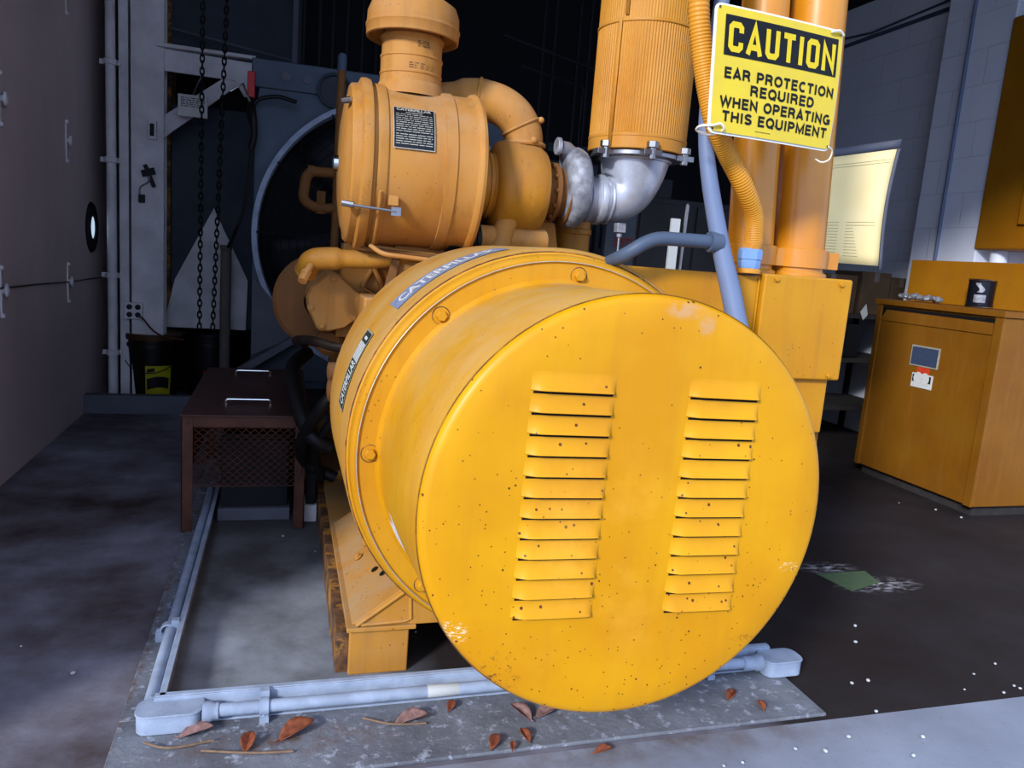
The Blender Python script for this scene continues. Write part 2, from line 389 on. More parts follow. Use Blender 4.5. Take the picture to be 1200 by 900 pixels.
for x in (-1.14,-1.08):
    for z in (.725,.785): MB().lathe((x,6.566,z),(0,-1,0),[(.021,0),(.021,.006),(.014,.008),(.001,.008)],20).build('socket','black',ol)
tag(MB().tube(spline([(-1.075,6.55,.72),(-1.03,6.50,.70),(-.96,6.48,.62),(-.88,6.5,.57),(-.74,6.5,.55)],8),.007,8).build('power_cord','brown'),'thin brown cord plugged into the outlet box and running to the buckets','cord')
sw=thing('light_switch','narrow grey switch box high on the white column','switch',(-.98,6.57,2.06))
MB().box(-1.012,-.948,6.572,6.60,2.06,2.20).build('box','white_steel',sw,bev=.005)
MB().box(-.995,-.965,6.566,6.573,2.085,2.175).build('switch_plate','darkmetal',sw)
lt=thing('padlock','small black padlock hanging from a hasp on the white column','padlock',(-1.05,6.57,1.60))
b=MB(); b.box(-1.075,-1.03,6.565,6.59,1.585,1.645); b.build('body','black',lt,bev=.004)
MB().tube(bend([(-1.067,6.578,1.64),(-1.067,6.578,1.70),(-1.0,6.575,1.745),(-1.0,6.575,1.80)],.02),.006,8).build('shackle','steel',lt)
b=MB(); b.bar((-1.03,6.575,1.87),(-.965,6.575,1.71),.03,.008,(0,1,0)); b.bar((-1.05,6.572,1.80),(-.96,6.572,1.83),.05,.03,(0,1,0)); b.build('hasp','darkmetal',lt)
# left wall: clips and the tie wire
spots=[(4.658,1.99),(5.97,2.86),(5.914,1.925),(5.893,.998),(4.595,1.02)]
labs=['pale wall clip at the left edge of the photo, upper of the two there','pale wall clip at the very top of the left wall','pale wall clip on the left wall at mid height above the tie wire','pale wall clip holding the tie wire beside the shiny round plate','pale wall clip holding the tie wire at the left edge of the photo']
for (y,z),l in zip(spots,labs):
    k=thing('wall_clip',l,'clip',(-1.4,y,z))
    b=MB(); b.torus((-1.382,y+.02,z),(1,.2,0),.030,.009,16,8,1.3); b.sphere((-1.388,y,z),.018); b.build('ring','white_steel',k)
    b=MB(); b.box(-1.4,-1.392,y-.03,y-.018,z-.13,z+.12); b.sphere((-1.392,y-.024,z-.13),.014); b.sphere((-1.392,y-.024,z+.12),.014); b.build('strap','white_steel',k)
tag(MB().tube(spline([(-1.392,3.8,1.06),(-1.39,4.6,1.035),(-1.39,5.2,1.02),(-1.39,5.89,.998),(-1.39,6.4,.99),(-1.33,6.56,1.0)],8),.005,6).build('tie_wire','oily'),'dark wire stretched along the left wall through two clips','wire')
PT=thing('wall_port','small round daylit hole in the far end of the left wall, dark rimmed','port',(-1.4,6.574,1.37))
MB().lathe((-1.4,6.574,1.37),(1,0,0),[(.19,0),(.18,.012),(.12,.02),(.09,.018),(.085,.004)],40).build('rim','darkmetal',PT)
t=NT('daylight_hole'); t.color((.6,.7,.8,1)); t.b.inputs['Emission Color'].default_value=(.62,.80,1,1); t.b.inputs['Emission Strength'].default_value=.8; M['port_light']=t.m
MB().lathe((-1.4,6.574,1.37),(1,0,0),[(.088,.006),(.001,.008)],32).build('pane','port_light',PT)
rag=MB(); rag.grid(lambda u,v:(-1.37+.10*u,6.30+.22*v,.035+.03*math.sin(u*5)*math.cos(v*6)+.05*u),8,8)
o=rag.build('paper_scrap','white'); o.modifiers.new('t','SOLIDIFY').thickness=.004; tag(o,'small crumpled white scrap lying at foot of the left wall','scrap')
st(MB().box(-1.4,-.52,6.25,6.33,0,.145).build('trim_3','lightgrey',bev=.006))

# ------------------------------------------------------------------ generator set
G=thing('generator_set','large yellow diesel generator set filling the middle of the room','generator',(.82,3.0,0))
CX,CZ=.825,.812
# end cover with pressed louvres
mb=MB(); a0=R(-1.2)
mb.lathe((CX,1.6,CZ),(0,1,0),[(.001,.0),(.15,0),(.3,0),(.45,.0),(.506,.001),(.517,.005),(.524,.012),(.527,.022)],160)
def louver(cx,cz,w,h=.043,dep=.017):
    u=Vector((math.cos(a0),0,math.sin(a0))); v=Vector((-math.sin(a0),0,math.cos(a0))); o=Vector((cx,1.6,cz))
    def e(s):   # end taper
        k=min(s/.16,(1-s)/.07); return 1 if k>=1 else math.sin(k*PI/2)**1.2
    def prof(t): return t*t*(1.6-.6*t)
    def P(s,t): return o+u*(s-.5)*w-v*h*t+Vector((0,-1,0))*(dep*prof(t)*e(s)+.0003)
    mb.mi=0; mb.grid(P,22,7)
    mb.grid(lambda s,t:o+u*(s-.5)*w-v*(h+.002*t)+Vector((0,-1,0))*(dep*e(s)*(1-.35*t)+.0003),22,1)
    mb.mi=1; mb.grid(lambda s,t:o+u*(s-.5)*w*(1-.0*t)-v*(h+.002+.0005*t)+Vector((0,-1,0))*(dep*e(s)*.65*(1-t)+.0002),22,2)
    mb.grid(lambda s,t:o+u*(s-.5)*w*.94-v*(h+.001+.0078*t)+Vector((0,-1,0))*.0006,8,1)
    mb.mi=0
for j in range(12):
    louver(.638-.0005*j,1.1525-.0494*j,.206); louver(1.028-.0005*j,1.1465-.0494*j,.196)
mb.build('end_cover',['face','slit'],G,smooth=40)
RX,RZ=.815,.797
mb=MB(); mb.lathe((CX,1.622,CZ),(0,1,0),[(.529,0),(.5245,.003),(.5245,.03),(.526,.034),(.527,.38),(.530,.52),(.534,.56),(.536,.575)],160)
for v in mb.bm.verts:
    k=max(0,(v.co.y-1.66)/.53); v.co.x+=(RX-CX)*k; v.co.z+=(RZ-CZ)*k
mb.build('drum_sleeve','drum',G)
mb=MB(); mb.lathe((CX,1.6195,CZ),(0,1,0),[(.5275,0),(.5285,.002),(.5275,.004)],160); mb.build('rim_seam','rail_rust',G)
RX,RZ=.815,.797
mb=MB(); mb.lathe((RX,2.17,RZ),(0,1,0),[(.528,.0),(.540,.018),(.545,.026),(.592,.027),(.598,.022),(.606,.022),(.613,.030),(.617,.040),(.619,.075),(.626,.078),(.626,.092)],160)
rg=mb.build('bolt_ring','ring',G)
for a in (179.6,131.9,85.8,40,-4,-49,-94,-132.8):
    c=(RX+.56*math.cos(R(a)),2.197,RZ+.56*math.sin(R(a))); MB().hexbolt(c,(0,-1,0),.0165,.020,1.45).build('bolt','ring',rg); MB().torus(c,(0,1,0),.0262,.0016,28,6).build('bolt_seam','rail_rust',rg)
MB().torus((RX,2.247,RZ),(0,1,0),.6265,.0018,160,6).build('ring_seam','rail_rust',rg); MB().torus((RX,2.190,RZ),(0,1,0),.5985,.0014,160,6).build('ring_edge','label_silver',rg)
MB().lathe((RX-.512,2.1975,RZ-.222),(0,-1,0),[(.013,0),(.012,.001),(.001,.001)],16).build('bolt_hole','slit',rg)
mb=MB(); BR=.636
mb.lathe((RX+.005,2.25,RZ+.003),(0,1,0),[(.60,0),(.632,.006),(BR,.014),(BR,.72),(.625,.735),(.60,.74),(.3,.76)],160)
body=mb.build('generator_housing','body',G)
BC=(RX+.005,RZ+.003)
def onbody(th,y,dr=.0): return Vector((BC[0]+(BR+dr)*math.cos(th),y,BC[1]+(BR+dr)*math.sin(th)))
def curved_label(name,th0,th1,y0,y1,bg,fg,txt,border=None,fill=.88):
    b=MB(); b.grid(lambda u,v:onbody(th0+(th1-th0)*u,y0+(y1-y0)*v,.0022),24,2); lb=b.build(name,bg,body)
    L=abs(th1-th0)*BR; W=y1-y0
    if border:
        b=MB()
        for (u0,u1,v0,v1) in ((0,1,0,.07),(0,1,.93,1),(0,.02,0,1),(.98,1,0,1)):
            b.grid(lambda u,v:onbody(th0+(th1-th0)*(u0+(u1-u0)*u),y0+W*(v0+(v1-v0)*v),.003),24,1)
        b.build('label_border',border,lb)
    b=MB(); sg=1 if th1>th0 else -1
    text_into(b,txt,lambda u,v:onbody(th0+sg*(u+L*.06)/BR,y0+(W*.22+v),.0034),size=W*.80,offset=W*.022,width=L*fill)
    b.build('lettering',fg,lb)
    if fill<.8:
        b=MB(); q=lambda u0,u1,v0,v1,dr: b.grid(lambda u,v:onbody(th0+(th1-th0)*(u0+(u1-u0)*u),y0+W*(v0+(v1-v0)*v),dr),8,1)
        for k in range(4): q(.60,.84,.10+.21*k,.26+.21*k,.0034)
        q(.88,.92,.3,.7,.0034)
        b.build('label_stripes',fg,lb)
curved_label('brand_label',R(173),R(149),2.40,2.56,'label_green','sticker_white','CATERPILLAR','label_silver',fill=.53)
curved_label('faded_label',R(139.5),R(103),2.345,2.525,'label_fade','sticker_white','CATERPILLAR')
# terminal box on the right
tb=MB(); tb.box(RX,1.86,2.262,2.80,.86,1.398); tb=tb.build('terminal_box','box',G,bev=.006)
cp=MB(); cp.box(1.532,1.885,2.235,2.283,1.055,1.408); cp=cp.build('cover_plate','box',tb,bev=.008)
for x,z in ((1.575,1.392),(1.835,1.390),(1.835,1.072),(1.575,1.072)):
    MB().hexbolt((x,2.236,z),(0,-1,0),.009,.010,1.3).build('screw','box',cp)
MB().tube([(1.526,2.258,1.393),(1.526,2.258,.90)],.004,8).build('edge_seam','box',tb)
b=MB(); b.box(1.20,1.885,2.30,2.74,.30,1.054); b.box(1.846,1.854,2.290,2.301,.30,1.05); b.build('lower_box','cab',tb,bev=.006)
# base frame
bf=MB(); bf.box(.235,.43,2.35,5.35,.008,.165); bf.box(1.21,1.405,2.35,5.35,.008,.165); bf=bf.build('base_rail','base',G,bev=.006)
b=MB(); b.box(.195,.236,2.37,5.3,.008,.150); b.build('rail_flange','rail_rust',G,bev=.004)
b=MB(); b.box(.225,.45,2.335,5.36,.165,.180); b.box(1.19,1.42,2.335,5.36,.165,.180); b.build('rail_cap','base',G,bev=.003)
b=MB(); b.prism([(.240,.18),(.60,.18),(.60,.34),(.44,.325)],(0,2.36,0),(1,0,0),(0,0,1),(0,.95,0))
mf=b.build('mounting_foot','base',G,bev=.005)
b=MB(); b.prism([(1.40,.18),(1.04,.18),(1.04,.34),(1.20,.325)],(0,2.36,0),(1,0,0),(0,0,1),(0,.95,0)); b.build('mounting_foot','base',G,bev=.005)
b=MB(); b.prism([(.262,.182),(.43,.182),(.425,.30)],(0,2.345,0),(1,0,0),(0,0,1),(0,.014,0)); b.tube([(.255,2.343,.186),(.42,2.343,.305)],.007,8); b.tube([(.425,2.343,.30),(.432,2.343,.20),(.41,2.343,.192),(.27,2.343,.187)],.006,8); b.build('gusset_plate','base',mf)
b=MB(); b.box(.43,1.21,2.342,2.42,.178,.31); b.build('cross_member','base',G,bev=.005)
for x,y,z in ((.30,2.80,.230),(.335,2.86,.262)):
    MB().hexbolt((x,y,z),(-.6,0,.8),.012,.014,1.4).build('foot_bolt','base' ,mf)
for x,y,z in ((.34,2.62,.257),(.36,2.55,.272)):
    MB().lathe((x,y,z),(-.58,0,.81),[(.014,0),(.012,.002),(.001,.002)],14).build('bolt_hole','slit',mf)
# engine block behind
eb=MB(); eb.box(.30,1.30,3.02,5.2,.30,1.20); eb.box(.42,1.18,3.10,5.1,1.18,1.42); eb.box(.36,1.30,3.0,3.16,.35,1.10)
eb.lathe((.82,2.95,.80),(0,1,0),[(.56,0),(.58,.02),(.58,.10),(.5,.14)],64)
eb=eb.build('engine_block','engine',G,bev=.012)
b=MB()
for p,q in (((.34,3.33,1.36),(.43,3.31,1.17)),((.43,3.31,1.17),(.55,3.33,1.38)),((.33,3.33,1.22),(.43,3.31,1.17)),((.40,3.33,1.05),(.43,3.31,1.17)),((.33,3.33,1.10),(.40,3.33,1.05)),((.32,3.34,1.22),(.36,3.34,1.30))): b.tube([p,q],.012,8)
b.prism([(.22,1.0),(.66,1.0),(.70,1.44),(.24,1.40)],(0,3.36,0),(1,0,0),(0,0,1),(0,.15,0)); b.build('flywheel_housing','engine',G,bev=.012)
b=MB(); b.hexbolt((.43,3.30,1.17),(0,-1,0),.02,.02,1.3); b.hexbolt((.60,3.15,1.15),(0,-1,0),.016,.016,1.3); b.build('housing_bolt','engine',G)
# angular gear cover
cv=[(.178,1.268),(.20,1.272),(.222,1.262),(.29,1.205),(.318,1.19),(.322,1.165),(.31,1.12),(.29,1.085),(.25,1.052),(.19,1.036),(.155,1.035),(.138,1.05),(.105,1.12),(.098,1.17),(.112,1.21)]
b=MB(); b.prism(cv,(.205*-.0,3.27,0),(1,0,0),(0,0,1),(0,.022,0)); b.prism([(.205+(x-.205)*1.05,1.155+(z-1.155)*1.05) for x,z in cv],(0,3.292,0),(1,0,0),(0,0,1),(0,.30,0)); gc=b.build('gear_cover','engine',G,bev=.005)
for x,z in ((.198,1.252),(.306,1.178),(.158,1.055),(.112,1.13),(.285,1.095)): MB().hexbolt((x,3.27,z),(0,-1,0),.012,.012,1.35).build('cover_bolt','engine',gc)
# round pulley housing behind it
b=MB(); b.lathe((.17,3.62,1.13),(0,1,0),[(.075,.0),(.08,-.015),(.20,-.01),(.215,.005),(.215,.10),(.2,.12)],56); 
b.build('pulley_housing','engine_old',G)
# coolant manifold
b=MB(); b.tube(spline([(.72,3.16,1.395),(.55,3.13,1.375),(.35,3.12,1.345),(.20,3.12,1.338),(.11,3.14,1.325),(.085,3.2,1.28)],8),[.034]*16+[.036]*8+[.044]*16+[.046],20); cm=b.build('coolant_pipe','turbo',G)
b=MB(); b.cyl((.10,3.10,1.305),(.075,3.06,1.262),.014); b.cyl((.085,3.08,1.28),(.068,3.05,1.245),.020,.018,8); b.build('sensor','engine',cm)
b=MB(); b.bar((.43,3.09,1.37),(.385,3.07,1.19),.03,.02,(0,1,0)); b.tube([(.28,3.05,1.385),(.62,3.02,1.37)],.009,8); b.build('mounting_bracket','engine_old',G)
# fuel filters, starter and hoses at lower left of the engine
b=MB()
for y,z,r in ((3.08,.90,.050),(3.06,.83,.055)): b.lathe((.34,y,z),(-1,0,-.05),[(r,0),(r,.10),(r*1.12,.105),(r*1.12,.125),(r*.8,.13),(r*.8,.16),(r*.45,.165),(.001,.167)],24)
b.build('starter_motor','engine_old',G)
b=MB(); b.lathe((.30,3.05,.955),(-1,.1,.1),[(.042,0),(.046,.02),(.046,.06),(.03,.08),(.001,.08)],24); b.lathe((.20,3.5,.96),(0,-1,.1),[(.05,0),(.06,.05),(.06,.12),(.04,.14),(.001,.14)],24); b.build('oil_filter','engine_old',G)
b=MB()
b.tube(spline([(.10,3.5,.95),(.06,3.35,.98),(.12,3.2,1.0),(.22,3.1,.99),(.30,3.06,1.01)],8),.020,10); b.build('hose','oily',G)
b=MB(); b.tube(spline([(.12,3.9,.85),(.05,3.7,.80),(.08,3.5,.66),(.14,3.4,.55),(.22,3.4,.50)],8),.035,12); b.tube(spline([(.26,3.3,.82),(.17,3.3,.70),(.10,3.45,.52),(.12,3.6,.38),(.26,3.6,.3)],8),.028,12); b.tube(spline([(.3,3.3,.7),(.2,3.35,.60),(.16,3.5,.45),(.2,3.6,.3)],8),.022,12); b.build('hose','black',G)
b=MB(); b.tube([(.10,3.95,.212),(.42,3.95,.206)],.021,12); b.cyl((.30,3.95,.208),(.35,3.95,.207),.028,.028,6); b.cyl((.14,3.95,.211),(.17,3.95,.21),.027,.027,6); b.build('fuel_line','base',G)
# air cleaner ------------------------------------------------------
AX,AY,AZ=.222,3.12,1.70
b=MB(); b.lathe((AX,AY,AZ),(1,0,0),[(.296,.05),(.296,.085),(.303,.086),(.304,.118),(.302,.122),(.296,.124),(.296,.330),(.302,.332),(.303,.372),(.297,.374),(.297,.38),(.297,.43),(.300,.45),(.303,.452),(.309,.458),(.312,.470),(.308,.482),(.25,.50),(.001,.505)],96)
ac=b.build('air_cleaner','engine',G)
b=MB(); b.lathe((AX,AY,AZ),(-1,0,0),[(.302,-.072),(.316,-.068),(.320,-.052),(.318,-.036),(.306,-.030),(.298,-.028),(.296,-.004),(.288,.004),(.262,.006),(.24,.016),(.16,.028),(.08,.033),(.001,.034)],96); b.build('end_cap','engine',ac)
b=MB(); b.lathe((AX,AY,AZ),(-1,0,0),[(.03,.03),(.028,.05),(.014,.055),(.001,.055)],20); b.build('wing_nut','chrome',ac); MB().tube([(AX-.035,AY-.18,AZ+.20),(AX-.005,AY-.20,AZ+.205)],.012,10).build('cap_latch','chrome',ac)
b=MB()
for t0 in (.10,): b.tube([(AX+t0,AY+.315*math.cos(a),AZ+.315*math.sin(a)) for a in [R(q) for q in range(200,345,6)]],.007,8)
b.tube(bend([(AX+.09,AY-.12,AZ-.30),(AX+.13,AY-.16,AZ-.33),(AX+.42,AY-.16,AZ-.345),(AX+.46,AY-.15,AZ-.29)],.03),.009,8)
b.tube([(AX+.11,AY-.06,AZ-.31),(AX+.50,AY-.06,AZ-.33)],.012,8); b.build('mounting_strap','engine',ac)
b=MB(); b.tube([(AX-.005,AY-.285,AZ-.165),(AX+.16,AY-.298,AZ-.175)],.005,8); b.cyl((AX-.03,AY-.27,AZ-.16),(AX+.01,AY-.285,AZ-.165),.011,.011,8); b.box(AX+.14,AX+.175,AY-.30,AY-.28,AZ-.19,AZ-.16); b.build('clamp_bolt','steel',ac)
b=MB(); b.box(AX+.13,AX+.165,AY-.297,AY-.275,AZ-.155,AZ-.12); b.build('latch','engine',ac,bev=.002)
# air filter label plate, following the curve
def oncl(x,s,dr): 
    a=PI-s/.302; return Vector((x,AY+(.3015+dr)*math.cos(a),AZ+(.3015+dr)*math.sin(a)))
zc=.14  # arc height above centre
def LP(u,v,dr=.001): return oncl(.358+.150*u,.045+.165*v,dr)
b=MB(); b.grid(lambda u,v:LP(u,v,.0025),2,12); lp=b.build('label_plate','label_silver',ac)
b=MB(); b.grid(lambda u,v:LP(.02+.96*u,.02+.96*v,.0035),2,12); b.build('label_face','label_black',lp)
b=MB(); text_into(b,'CATERPILLAR',lambda u,v:LP(.5+u/.150,.90+v/.165,.0045),size=.014,offset=.0006,width=.125,align='CENTER')
random.seed(3)
for k in range(15):
    v=.86-.052*k-(.02 if k>9 else 0)
    if k in(0,): rng=[(.3,.7)]
    else:
        rng=[];x=.06
        while x<.92:
            w=random.uniform(.05,.2); rng.append((x,min(.94,x+w))); x+=w+.025
    for a,c in rng: b.grid(lambda u,vv:LP(a+(c-a)*u,v-.016*vv,.0045),1,1)
b.build('lettering','label_silver',lp)
# stack and rain cap
b=MB(); b.lathe((.447,AY-.02,1.965),(0,0,1),[(.135,0),(.128,.03),(.122,.045),(.118,.05),(.116,.075),(.119,.078),(.119,.084),(.116,.087),(.116,.135),(.119,.138),(.119,.145),(.114,.148),(.114,.20),(.12,.203),(.12,.215),(.114,.218),(.105,.235),(.105,.30)],64); sk=b.build('intake_stack','engine',ac)
b=MB(); b.lathe((.447,AY-.02,2.175),(0,0,1),[(.11,.03),(.158,.02),(.168,0),(.174,.003),(.176,.035),(.178,.038),(.178,.044),(.174,.048),(.172,.09),(.16,.12),(.12,.145),(.001,.15)],72); b.build('rain_cap','engine',sk)
b=MB()
def stickers(fn,rows):
    for a0_,a1_,z0,z1 in rows: b.grid(lambda u,v:Vector((.447+.1165*math.cos(R(a0_+(a1_-a0_)*u)),AY-.02+.1165*math.sin(R(a0_+(a1_-a0_)*u)),z0+(z1-z0)*v)),4,1)
random.seed(5)
rows=[]
for z in (2.072,2.064,2.056): rows+= [(a,a+random.uniform(3,9),z,z+.004) for a in (258,268,279,290,300)]
for z in (2.142,2.134,2.150): rows+= [(a,a+random.uniform(3,8),z,z+.004) for a in (272,281,290)]
stickers(None,rows); b.build('stencil_marks','rail_rust',sk)
# intake elbow from behind the cleaner down into the compressor
b=MB(); pts=spline([(.50,3.30,1.985),(.66,3.28,2.02),(.79,3.24,2.025),(.885,3.21,1.985),(.94,3.20,1.91),(.95,3.20,1.80)],8)
b.tube(pts,[.070]*9+[.076]+[.082]*6+[.080]*(len(pts)-16),28); el=b.build('intake_elbow','engine',G)
b=MB()
for i in (14,30): b.torus(pts[i],(pts[i+1]-pts[i-1]),.083 if i==14 else .081,.006,32,8)
b.torus((.95,3.20,1.862),(0,0,1),.082,.010,32,8); b.sphere((.965,3.115,1.872),.016); b.sphere((1.0,3.15,1.96),.014); b.build('clamp','engine',el)
# turbocharger
TY,TZ=3.2,1.68
b=MB(); b.lathe((.72,TY,TZ),(1,0,0),[(.125,-.02),(.125,.03),(.132,.032),(.132,.042),(.126,.044),(.126,.068),(.134,.07),(.134,.082),(.128,.084),(.135,.095),(.165,.10),(.182,.115),(.190,.14),(.190,.24),(.184,.28),(.165,.31),(.12,.32),(.001,.32)],72); tc=b.build('turbocharger','turbo',G)
b=MB(); b.lathe((1.045,TY,TZ),(1,0,0),[(.11,0),(.11,.03),(.125,.032),(.125,.05),(.10,.055),(.10,.085),(.135,.09),(.135,.10)],20); 
for a in range(0,360,30): b.hexbolt((1.077,TY+.118*math.cos(R(a)),TZ+.118*math.sin(R(a))),(-1,0,0),.009,.012,1.)
b.build('centre_housing','engine_old',tc)
b=MB(); P=[];rr=[]
for i in range(0,31):
    a=R(105-i*12.2); s=i/30; q=.112-.022*s; P.append((1.178,TY-q*math.cos(a)*1.0,TZ+.015+q*math.sin(a)*1.12)); rr.append(.060-.024*s)
P=[(1.09,TY-.05,TZ+.185),(1.125,TY-.03,TZ+.185)]+P; rr=[.026,.030]+rr
b.tube(P,rr,20); b.lathe((1.13,TY,TZ),(1,0,0),[(.10,0),(.11,.02),(.11,.09),(.08,.10)],40); b.lathe((1.075,TY-.05,TZ+.186),(1,0,0),[(.033,0),(.036,.003),(.036,.016),(.03,.02)],20,True,True)
b.build('turbine_housing','castsilver',tc)
b=MB(); b.lathe((1.20,TY,TZ-.01),(1,0,0),[(.09,0),(.092,.04),(.10,.045),(.10,.062),(.093,.066),(.094,.085),(.104,.09),(.108,.10),(.108,.112),(.102,.118),(.10,.13),(.001,.13)],56); b.build('outlet_flange','silver',tc)
# lower engine pieces seen between cleaner and housing
b=MB(); b.lathe((.62,3.08,1.45),(1,0,0),[(.065,0),(.07,.01),(.07,.08),(.064,.085),(.064,.11),(.07,.115),(.07,.13),(.05,.135)],32,True); b.build('rubber_sleeve','black',G)
b=MB(); b.tube([(.75,3.10,1.46),(1.05,3.16,1.47)],.055,20); b.tube(spline([(.90,3.12,1.60),(.86,3.10,1.50),(.84,3.08,1.42)],6),.045,16); b.build('oil_drain','engine',G)
b=MB(); b.prism([(.93,1.34),(1.17,1.34),(1.13,1.55),(1.04,1.60)],(0,3.24,0),(1,0,0),(0,0,1),(0,.05,0)); b.tube([(1.05,3.2,1.42),(1.16,3.2,1.42)],.01); b.hexbolt((1.09,3.238,1.47),(0,-1,0),.012,.01); b.build('support_bracket','engine',G,bev=.004)
b=MB(); b.lathe((1.29,3.45,1.0),(0,0,1),[(.085,0),(.085,.52),(.09,.525),(.09,.545),(.085,.55),(.085,.63),(.04,.65)],40); b.build('exhaust_manifold','turbo',G)
b=MB(); b.box(.60,1.12,3.35,4.4,1.2,1.56); b.build('valve_cover','engine_old',G,bev=.02)

# ------------------------------------------------------------------ muffler and exhaust elbow
MU=thing('exhaust_muffler','tall vertical ribbed yellow muffler above the silver elbow','muffler',(1.462,3.2,1.86))
b=MB(); b.lathe((1.462,3.2,1.875),(0,0,1),[(.206,0),(.211,.004),(.211,.05),(.213,.052),(.213,.062),(.210,.065)],120)
b.lathe((1.462,3.2,1.94),(0,0,1),[(.209,0),(.209,.43)],1080,rf=lambda a,r:.0015*math.cos(108*a))
b.lathe((1.462,3.2,2.37),(0,0,1),[(.210,0),(.214,.003),(.214,.012),(.210,.015)],120)
b.lathe((1.462,3.2,2.385),(0,0,1),[(.209,0),(.209,1.0)],1080,rf=lambda a,r:.0008*math.cos(108*a))
b.build('shell','muffler',MU)
b=MB(); a=R(214)
for z0,z1,da in ((1.876,2.385,0),(2.395,3.35,.12)):
    b.grid(lambda u,v:Vector((1.462+.2145*math.cos(a+da+.20*(u-.5)*.35),3.2+.2145*math.sin(a+da+.20*(u-.5)*.35),z0+(z1-z0)*v)),3,1)
o=b.build('seam_strip','muffler',MU); o.modifiers.new('t','SOLIDIFY').thickness=.004
b=MB()
for q in (205,262,320):
    x=1.462+.205*math.cos(R(q)); y=3.2+.205*math.sin(R(q)); b.box(x-.04,x+.04,y-.03,y+.03,1.850,1.873); b.cyl((x,y-.016,1.835),(x,y-.016,1.895),.017,.017,8); b.cyl((x,y-.016,1.88),(x,y-.016,1.905),.026,.026,6)
b.lathe((1.462,3.2,1.852),(0,0,1),[(.15,0),(.196,.002),(.196,.02),(.15,.022)],64); b.build('flange_lugs','steel',MU,bev=.002)
EL=thing('exhaust_elbow','smooth silver exhaust elbow between turbocharger and ribbed muffler','elbow pipe',(1.40,3.2,1.60))
pts=[];rr=[]
for i in range(17):
    t=i/16; p0=Vector((1.330,3.2,1.675));p1=Vector((1.450,3.2,1.665));p2=Vector((1.458,3.2,1.86)); pts.append(p0*(1-t)**2+p1*2*t*(1-t)+p2*t*t); rr.append(.095+.058*t**1.3)
b=MB(); b.tube(pts,rr,40); b.torus((1.340,3.2,1.67),(1,0,0),.096,.008,40,8); b.torus((1.458,3.2,1.850),(0,0,1),.153,.008,40,8); b.build('pipe','silver',EL)
b=MB(); b.box(1.365,1.405,3.10,3.14,1.535,1.575); b.cyl((1.385,3.12,1.515),(1.385,3.12,1.54),.012,.012,6); b.cyl((1.385,3.12,1.33),(1.385,3.12,1.52),.004); b.build('drain_plug','castsilver',EL,bev=.003)

# ------------------------------------------------------------------ conduits over the terminal box
def vpipe(x0,x1,r,lab):
    p=thing('yellow_pipe',lab,'pipe',(x0,2.45,1.405),None)
    b=MB(); b.tube([(x0,2.45,1.405),(x1,2.45,2.55),(x1+(x1-x0)*.8,2.45,3.4)],r,48); b.build('pipe','pipe',p)
    b=MB(); b.lathe((x0,2.45,1.404),(0,0,1),[(r+.012,0),(r+.012,.014),(r+.002,.02)],48); b.lathe((x0-.001,2.45,1.418),(0,0,1),[(r+.008,.02),(r+.010,.022),(r+.010,.085),(r,.09)],48); b.box(x0+r*.75,x0+r+.045,2.40,2.425,1.44,1.50); b.build('collar','pipe',p)
    return p
vpipe(1.607,1.525,.079,'left one of the two upright yellow pipes behind the caution sign')
vpipe(1.806,1.740,.093,'right one of the two upright yellow pipes behind the caution sign')
FX=thing('flexible_conduit','yellow ribbed flexible conduit curving down left of the caution sign','conduit',(1.478,2.26,1.404))
pts=spline([(1.09,2.12,2.75),(1.100,2.12,2.40),(1.116,2.12,2.16),(1.145,2.12,2.025),(1.176,2.12,1.924),(1.214,2.12,1.832),(1.292,2.16,1.757),(1.370,2.18,1.675),(1.447,2.22,1.593),(1.476,2.245,1.52),(1.48,2.26,1.475)],90)
b=MB(); b.tube(pts,.031,20,rfun=lambda s:.0305+.0008*math.sin(s*2*PI*130)); b.build('hose','flex',FX)
b=MB(); b.lathe((1.48,2.26,1.405),(0,0,1),[(.040,0),(.040,.012),(.034,.015)],32); b.build('lock_nut','flex',FX)
b=MB(); b.lathe((1.48,2.26,1.42),(0,0,1),[(.036,0),(.038,.004),(.038,.028),(.041,.030),(.041,.058),(.034,.066),(.031,.066)],10); b.build('fitting','blueplastic',FX)
GC=thing('grey_conduit','blue-grey plastic conduit slanting down in front of the yellow terminal box','conduit',(1.36,2.12,1.26))
pts=spline([(1.25,2.2,2.9),(1.242,2.2,2.4),(1.235,2.2,2.2),(1.228,2.2,2.08),(1.225,2.2,1.932),(1.227,2.19,1.806),(1.249,2.17,1.666),(1.295,2.14,1.476),(1.328,2.11,1.348),(1.352,2.08,1.235),(1.38,2.05,1.13)],8)
b=MB(); b.tube(pts,[.0225]*40+[.0225+.0085*min(1,i/24) for i in range(len(pts)-40)],24); b.build('pipe','pvc',GC)
b=MB(); b.cyl((1.288,2.14,1.490),(1.25,2.14,1.490),.033,.031); b.tube(bend([(1.27,2.14,1.490),(1.06,2.14,1.487),(.985,2.16,1.43),(.975,2.36,1.38)],.09),.021,20); b.build('branch','pvc_dark',GC)
